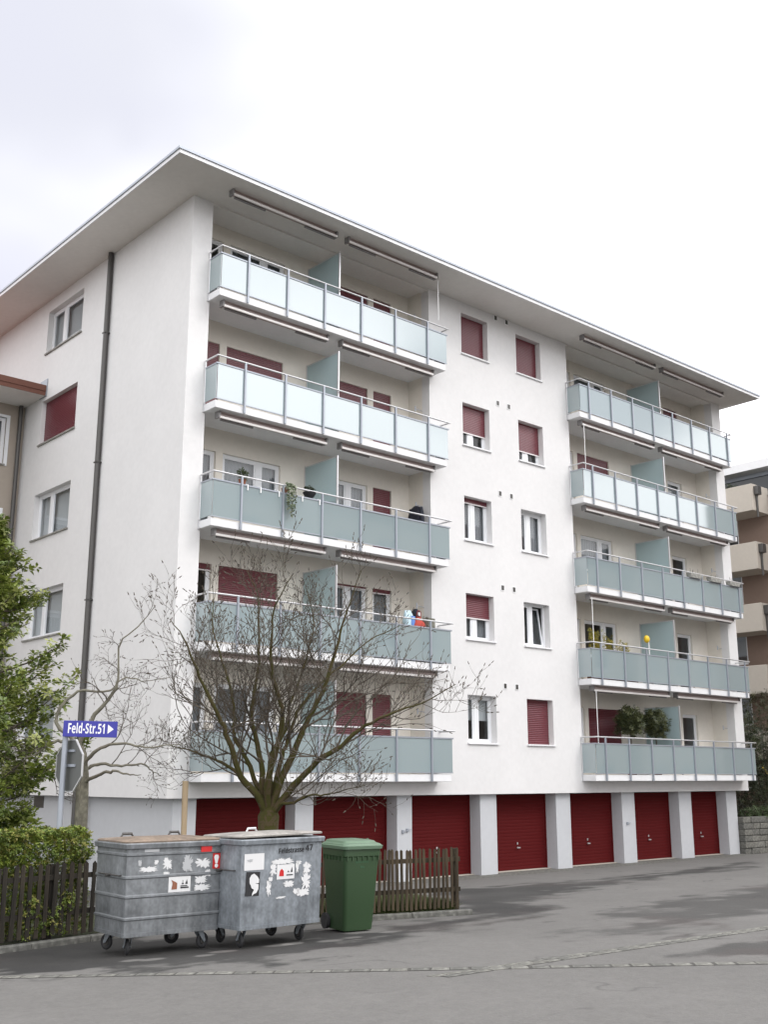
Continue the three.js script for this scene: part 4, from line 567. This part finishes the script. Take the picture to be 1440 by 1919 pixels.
{ // grass along the right fence and in the garden
  seedRand(66); const spots = [];
  const g = new THREE.Group(); g.name = 'grass_verge'; g.userData.kind = 'stuff'; place(g, scene); tag(g, 'rough green grass growing behind the brown picket fence', 'grass');
  for (let i = 0; i < 5200; i++) { const s = rr(-0.1, 3.0), o = -Math.pow(rnd(), 1.6) * 2.2 - 0.07, x = -1.32 + 0.924 * s - 0.383 * o * -1 * -1, z = 5.86 + 0.383 * s + 0.924 * o; spots.push(V(x, gy(z) + 0.07, z)); }
  const blades = []; seedRand(7); for (let i = 0; i < 9; i++) { const a = rr(0, 6.28), b = V(rr(-0.04, 0.04), 0, rr(-0.04, 0.04)), t = b.clone().add(V(Math.cos(a) * 0.07, rr(0.09, 0.2), Math.sin(a) * 0.07)); blades.push(tube([b, b.clone().lerp(t, 0.5).add(V(0, 0.03, 0)), t], [0.004, 0.0035, 0.0008], 3)); }
  foliage('grass_blades', g, clean(mergeGeometries(blades.map((b) => clean(b)))), spots, [[0.072, 0.112, 0.016], [0.096, 0.136, 0.024], [0.128, 0.128, 0.04]], [0.6, 1.1]);
}
function shrub(label, p, rx, ry, n, cols, seed, group, leaf = [0.06, 0.03], name = 'shrub', cat = 'shrub') {
  seedRand(seed); const t = thing(name, label, cat, p, 0, group), st = [], spots = [];
  for (let i = 0; i < 26; i++) { const a = rr(0, 6.28), e = V(Math.cos(a) * rx * rr(0.2, 0.9), ry * rr(0.5, 1), Math.sin(a) * rx * rr(0.2, 0.9)); st.push(tube([V(rr(-0.1, 0.1), -0.05, rr(-0.1, 0.1)), e.clone().multiplyScalar(0.5).add(V(0, 0.12, 0)), e], [0.02, 0.012, 0.004], 4)); }
  obj('stems', st, M.twig, t);
  while (spots.length < n) { const v = V(rr(-1, 1), rr(0.02, 1), rr(-1, 1)), k = Math.hypot(v.x, (v.y - 0.5) * 2 * 0.9, v.z) + 0.5 * (noise(v.x * 3 + 9, v.y * 5 + v.z * 3, seed) - 0.5); if (k < 1) spots.push(V(v.x * rx, v.y * ry, v.z * rx)); }
  foliage('foliage', t, leafCluster(7, leaf[0], leaf[1], 1, seed), spots, cols, [0.8, 1.3]); return t;
}
const dk = [[0.035, 0.05, 0.018], [0.05, 0.065, 0.02], [0.025, 0.035, 0.014]];
shrub('tall dark evergreen shrub behind the stone wall at right edge', [25.6, 0.9, -2.2], 1.7, 4.4, 2600, dk, 71, 'shrubs above the stone wall', [0.1, 0.04]);
shrub('dark leafy shrub close to the right corner of the white building', [24.2, 0.9, -3.6], 1.0, 2.6, 1300, dk, 72, 'shrubs above the stone wall', [0.1, 0.04]);
shrub('low green ground plant on top of the stone wall', [24.0, 1.2, -0.45], 0.7, 0.62, 500, [[0.06, 0.1, 0.03], [0.08, 0.12, 0.04]], 73, 'shrubs above the stone wall', [0.06, 0.03]);
shrub('olive green sprawling shrub in front of the brown block', [29.3, 0.3, -3.0], 1.6, 6.0, 2400, [[0.09, 0.09, 0.035], [0.06, 0.065, 0.025]], 74, 'shrubs above the stone wall', [0.1, 0.04]);
{ const f = thing('forsythia_branch', 'yellow flowering forsythia branches arching beside the dark shrub', 'shrub', [25.0, 0.9, 0.1]); seedRand(3); const tw = [], sp = []; for (let i = 0; i < 7; i++) { const e = V(rr(-0.9, 0.6), rr(1.6, 2.6), rr(-0.4, 0.4)), m = e.clone().multiplyScalar(0.6).add(V(rr(-0.1, 0.1), 0.5, 0)); tw.push(tube([V(0, 0, 0), m, e], [0.016, 0.01, 0.004], 4)); for (let j = 0; j < 26; j++) { const u = rr(0.35, 1); sp.push((u < 0.6 ? m.clone().multiplyScalar(u / 0.6) : m.clone().lerp(e, (u - 0.6) / 0.4)).add(V(rr(-0.03, 0.03), rr(-0.03, 0.03), rr(-0.03, 0.03)))); } } obj('stems', tw, M.twig, f); foliage('blossom', f, leafCluster(5, 0.03, 0.014, 1, 6), sp, [[0.7, 0.5, 0.03], [0.6, 0.42, 0.05]]); obj('soil_mound', new THREE.SphereGeometry(0.35, 12, 6, 0, 6.283, 0, 1.57).scale(1, 0.3, 1).translate(0, -0.1, 0), M.soil, f); }
{ const s = struct('raised_bed', [bx(22.5, 36, 0.25, 1.36, -9, -0.5)], M.soil); }
shrub('small green bush on the roof terrace of the brown block', [33.1, 15.25, -6.2], 1.1, 1.0, 500, [[0.06, 0.08, 0.03]], 75, null, [0.08, 0.04]);

/* ------------------------------------------------------------------ things on the balconies */
const F = (k) => fl(k) + 0.176; // floor level
{ // jacket on the hook, third floor
  const j = thing('dark_jacket', 'dark jacket hanging on a hook at end of third balcony row', 'jacket', [7.46, fl(3) + 1.73, -0.3]);
  obj('garment', [loft([[-0.66, 0.16, 0.42], [-0.4, 0.17, 0.4], [-0.12, 0.16, 0.4], [-0.05, 0.12, 0.3], [0.0, 0.08, 0.12]], 0.07, [true, true], 1.2), loft([[-0.6, 0.1, 0.1, 0, 0.26], [-0.3, 0.12, 0.12, 0, 0.23], [-0.06, 0.12, 0.12, 0, 0.17]], 0.05, [true, true], 1.2), loft([[-0.6, 0.1, 0.1, 0, -0.26], [-0.3, 0.12, 0.12, 0, -0.23], [-0.06, 0.12, 0.12, 0, -0.17]], 0.05, [true, true], 1.2)], M.cloth, j);
  obj('hanger', [rod(V(0, -0.02, 0), V(0, 0.04, 0), 0.006)], M.metalGrey, j);
}
{ // bags on a cabinet, second floor
  const y = F(2), c = thing('balcony_cabinet', 'low grey cabinet under the bags on second floor balcony', 'cabinet', [7.15, y, 0.05]); obj('carcass', [rbx(-0.55, 0.5, 0.03, 0.86, -0.2, 0.2, 0.01), bx(-0.5, 0.45, 0, 0.03, -0.17, 0.17)], M.metalGrey, c); obj('door_panel', bx(-0.53, -0.03, 0.06, 0.83, 0.201, 0.212), M.sill, c); obj('door_panel', bx(-0.02, 0.48, 0.06, 0.83, 0.201, 0.212), M.sill, c);
  const b1 = thing('carrier_bag', 'blue and white carrier bag on the second floor balcony', 'bag', [6.86, y + 0.86, 0.05], 0.2, 'bags on the balcony'); obj('bag_body', [loft([[0, 0.3, 0.14], [0.25, 0.34, 0.16], [0.42, 0.3, 0.08], [0.5, 0.28, 0.03]], 0.03, [true, false], 0.9)], std(lin(0.5, 0.65, 0.72), 0.6), b1).rotation.z = 0.12; obj('print', [bx(-0.02, 0.14, 0.12, 0.36, 0.081, 0.088)], std(lin(0.12, 0.25, 0.6), 0.6), b1); obj('print', [bx(-0.16, 0.02, 0.0, 0.1, 0.077, 0.086)], std(lin(0.1, 0.3, 0.08), 0.6), b1);
  const b2 = thing('cloth_bag', 'red cloth bag slumped on the second floor balcony', 'bag', [7.16, y + 0.86, 0.08], -0.3, 'bags on the balcony'); obj('bag_body', [loft([[0, 0.3, 0.22], [0.12, 0.36, 0.26], [0.24, 0.26, 0.18], [0.33, 0.12, 0.08], [0.36, 0.16, 0.1]], 0.07, [true, true], 1.2)], std(lin(0.45, 0.07, 0.05), 0.9), b2); obj('handle', [tube(spline([V(-0.06, 0.34, 0), V(-0.02, 0.52, 0.02), V(0.06, 0.5, 0), V(0.07, 0.34, 0)], 10), new Array(11).fill(0.01), 6)], std(lin(0.3, 0.05, 0.05), 0.9), b2);
  const b3 = thing('dark_bundle', 'black and white rounded bundle above the red bag', 'bundle', [7.25, y + 1.24, -0.12], 0.3, 'bags on the balcony'); obj('shell', [loft([[-0.4, 0.2, 0.16], [-0.02, 0.22, 0.16], [0.06, 0.26, 0.2], [0.16, 0.22, 0.18], [0.22, 0.08, 0.08]], 0.08, [true, true], 1.2)], M.cloth, b3); obj('pale_patch', [ragged(0.02, 0.08, 0.17, 0.1, 5, 20, 0.2, 0.02).translate(0, 0, 0.086)], M.paper, b3);
  const b4 = thing('storage_box', 'mottled box at the end of second floor balcony', 'box', [7.47, y + 0.86, 0.1], 0.1, 'bags on the balcony'); obj('carton', rbx(-0.13, 0.13, 0.0, 0.34, -0.15, 0.15, 0.01), std(lin(0.3, 0.29, 0.25), 0.8, { map: stoneTex }), b4); obj('label_patch', bx(-0.1, -0.02, 0.08, 0.26, 0.1505, 0.155), std(lin(0.15, 0.2, 0.4), 0.7), b4);
}
{ // trailing ivy and hanging bowl, third floor
  const y = fl(3) + 1.075; seedRand(12);
  const iv = thing('trailing_ivy', 'variegated ivy trailing over the third floor balcony glass', 'plant', [2.57, y, 0.42]), sp = [], tw = [];
  obj('pot', [loft([[0.0, 0.14, 0.14], [0.14, 0.19, 0.19]], 0.06, [true, true], 0.8)], M.terracotta, iv); obj('pot_hook', [bx(-0.02, 0.02, -0.02, 0.12, 0.06, 0.075), bx(-0.02, 0.02, -0.04, -0.0005, 0.06, 0.2), bx(-0.02, 0.02, -0.1, -0.04, 0.155, 0.2)], M.white, iv);
  for (let i = 0; i < 6; i++) { const x = rr(-0.12, 0.12), L = rr(0.35, 0.82), pts = spline([V(x * 0.4, 0.14, 0), V(x, 0.17, 0.2), V(x * 1.2, -0.1, 0.23), V(x + rr(-0.05, 0.05), -L, 0.23)], 12); tw.push(tube(pts, pts.map(() => 0.004), 3)); for (let j = 3; j <= 12; j++) for (let k = 0; k < 3; k++) sp.push(pts[j].clone().add(V(rr(-0.04, 0.04), rr(-0.03, 0.03), rr(-0.01, 0.03)))); }
  obj('stems', tw, M.twig, iv); foliage('leaves', iv, leafCluster(4, 0.045, 0.035, 1, 9), sp, [[0.3, 0.36, 0.22], [0.13, 0.18, 0.08], [0.45, 0.48, 0.36]], [0.8, 1.2]);
  const bowl = thing('hanging_bowl', 'dark bowl with a low green plant on third floor rail', 'plant', [3.28, fl(3) + 1.075, 0.42]); obj('bowl', [loft([[0, 0.12, 0.12], [0.08, 0.25, 0.25], [0.16, 0.32, 0.3], [0.17, 0.3, 0.28]], 0.13, [true, true], 1)], M.ink, bowl); seedRand(14); foliage('leaves', bowl, leafCluster(7, 0.05, 0.022, 1, 8), Array.from({ length: 60 }, () => V(rr(-0.12, 0.12), rr(0.17, 0.3), rr(-0.1, 0.1))), dk);
  const pot = thing('potted_plant', 'small green potted plant behind third floor left railing', 'plant', [1.36, fl(3) + 1.075, 0.4]); obj('pot', [loft([[0.0, 0.13, 0.13], [0.14, 0.17, 0.17]], 0.06, [true, true], 0.8)], M.terracotta, pot); obj('stalk', rod(V(0, 0.1, 0), V(0, 0.3, 0), 0.006), M.twig, pot); seedRand(15); foliage('leaves', pot, leafCluster(7, 0.07, 0.025, 1, 8), Array.from({ length: 40 }, () => V(rr(-0.1, 0.1), rr(0.14, 0.36), rr(-0.1, 0.1))), [[0.07, 0.1, 0.03]]);
  for (const [x, w] of [[1.42, 'beside the small potted plant'], [1.78, 'right of the small potted plant'], [2.3, 'left of the trailing ivy'], [2.98, 'left of the dark hanging bowl'], [3.5, 'right of the dark hanging bowl']]) { const hk = thing('planter_hook', 'white planter hook over the third floor glass ' + w, 'hook', [x, y, 0.53], 0, 'white planter hooks'); obj('hook_strip', [bx(-0.015, 0.015, -0.13, 0.005, 0.012, 0.02), bx(-0.015, 0.015, 0.0005, 0.006, -0.06, 0.0119), bx(-0.015, 0.015, 0.006, 0.03, -0.06, -0.05)], M.white, hk); }
}
for (const [x, w] of [[19.45, 'leftmost of three'], [20.65, 'middle of three'], [21.85, 'rightmost of three']]) { // planter boxes
  const p = thing('planter_box', `pale grey planter box on right third floor rail, ${w}`, 'planter', [x, fl(3) + 1.075, 0.52], 0, 'planter boxes on the rail'); obj('box', [loft([[0, 0.62, 0.16], [0.15, 0.68, 0.2]], 0.02, [true, true], 0.6)], M.sill, p); const tw = []; seedRand(Math.round(x * 10)); for (let i = 0; i < 14; i++) { const b = V(rr(-0.28, 0.28), 0.14, rr(-0.05, 0.05)); tw.push(tube([b, b.clone().add(V(rr(-0.06, 0.06), rr(0.08, 0.2), rr(-0.05, 0.05)))], [0.004, 0.002], 3)); } obj('dry_stems', tw, M.twig, p);
}
{ // yellow shrubs in a trough, second floor right
  seedRand(41); const t = thing('yellow_shrub', 'yellow-green shrubs in a trough on right second floor balcony', 'plant', [15.15, F(2), 0.2]), sp = [], tw = [];
  obj('trough', [loft([[0, 2.2, 0.26], [0.62, 2.26, 0.32]], 0.02, [true, true], 0.6)], M.terracotta, t);
  for (let i = 0; i < 44; i++) { const x = -1.0 + 2.0 * Math.pow(rnd(), 1.2), h = (0.55 - 0.16 * x) * rr(0.7, 1.25), b = V(x, 0.6, rr(-0.1, 0.1)), e = b.clone().add(V(rr(-0.08, 0.08), h + 0.12, rr(-0.06, 0.06))); tw.push(tube([b, e], [0.006, 0.002], 3)); for (let j = 0; j < 22; j++) sp.push(b.clone().lerp(e, rr(0.25, 1)).add(V(rr(-0.05, 0.05), 0, rr(-0.05, 0.05)))); }
  obj('stems', tw, M.twig, t); foliage('leaves', t, leafCluster(6, 0.05, 0.016, 1, 4), sp, [[0.496, 0.4, 0.04], [0.4, 0.336, 0.048], [0.288, 0.288, 0.056]], [0.8, 1.2]);
  const o = thing('yellow_ornament', 'round yellow ornament on a white rod on right second floor balcony', 'ornament', [16.95, F(2), 0.3]); obj('rod', [rod(V(0, 0, 0), V(0, 1.5, 0), 0.018, 8), new THREE.CylinderGeometry(0.09, 0.12, 0.04, 14).translate(0, 0.02, 0)], M.white, o); obj('ball', [new THREE.SphereGeometry(0.11, 14, 10).scale(1, 1.1, 0.8).translate(-0.1, 1.42, 0)], std(lin(0.75, 0.5, 0.02), 0.5), o);  // plain yellow ball on a white rod
}
for (const [x, z, w, s] of [[16.0, 0.1, 'left one, with olive green tuft', 51], [17.38, 0.05, 'right one, beside the privacy screen', 52]]) { // standard trees in pots
  seedRand(s); const t = thing('potted_tree', `round-headed potted tree on right first floor balcony, ${w}`, 'plant', [x, F(1), z], 0, 'potted trees'), sp = [];
  obj('pot', [loft([[0, 0.26, 0.26], [0.3, 0.36, 0.36], [0.34, 0.36, 0.36]], 0.12, [true, true], 0.8)], M.terracotta, t); obj('stem', tube([V(0, 0.3, 0), V(0.02, 0.8, 0), V(0, 1.4, 0.02), V(0.01, 1.9, 0)], [0.026, 0.022, 0.02, 0.01], 7), M.twig, t);
  while (sp.length < 800) { const v = V(rr(-1, 1), rr(-1, 1), rr(-1, 1)); if (v.length() + 0.6 * (noise(v.x * 4 + 7, v.y * 4 + v.z * 4 + s, 3) - 0.5) < 0.95) sp.push(V(v.x * 0.5, 1.62 + v.y * 0.48 - 0.12 * Math.abs(v.x), v.z * 0.44)); }
  foliage('crown', t, leafCluster(8, 0.085, 0.032, 1, s), sp, [[0.07, 0.085, 0.022], [0.1, 0.11, 0.028], [0.04, 0.055, 0.016]], [0.8, 1.2]);
}
renderer.render(scene, camera);
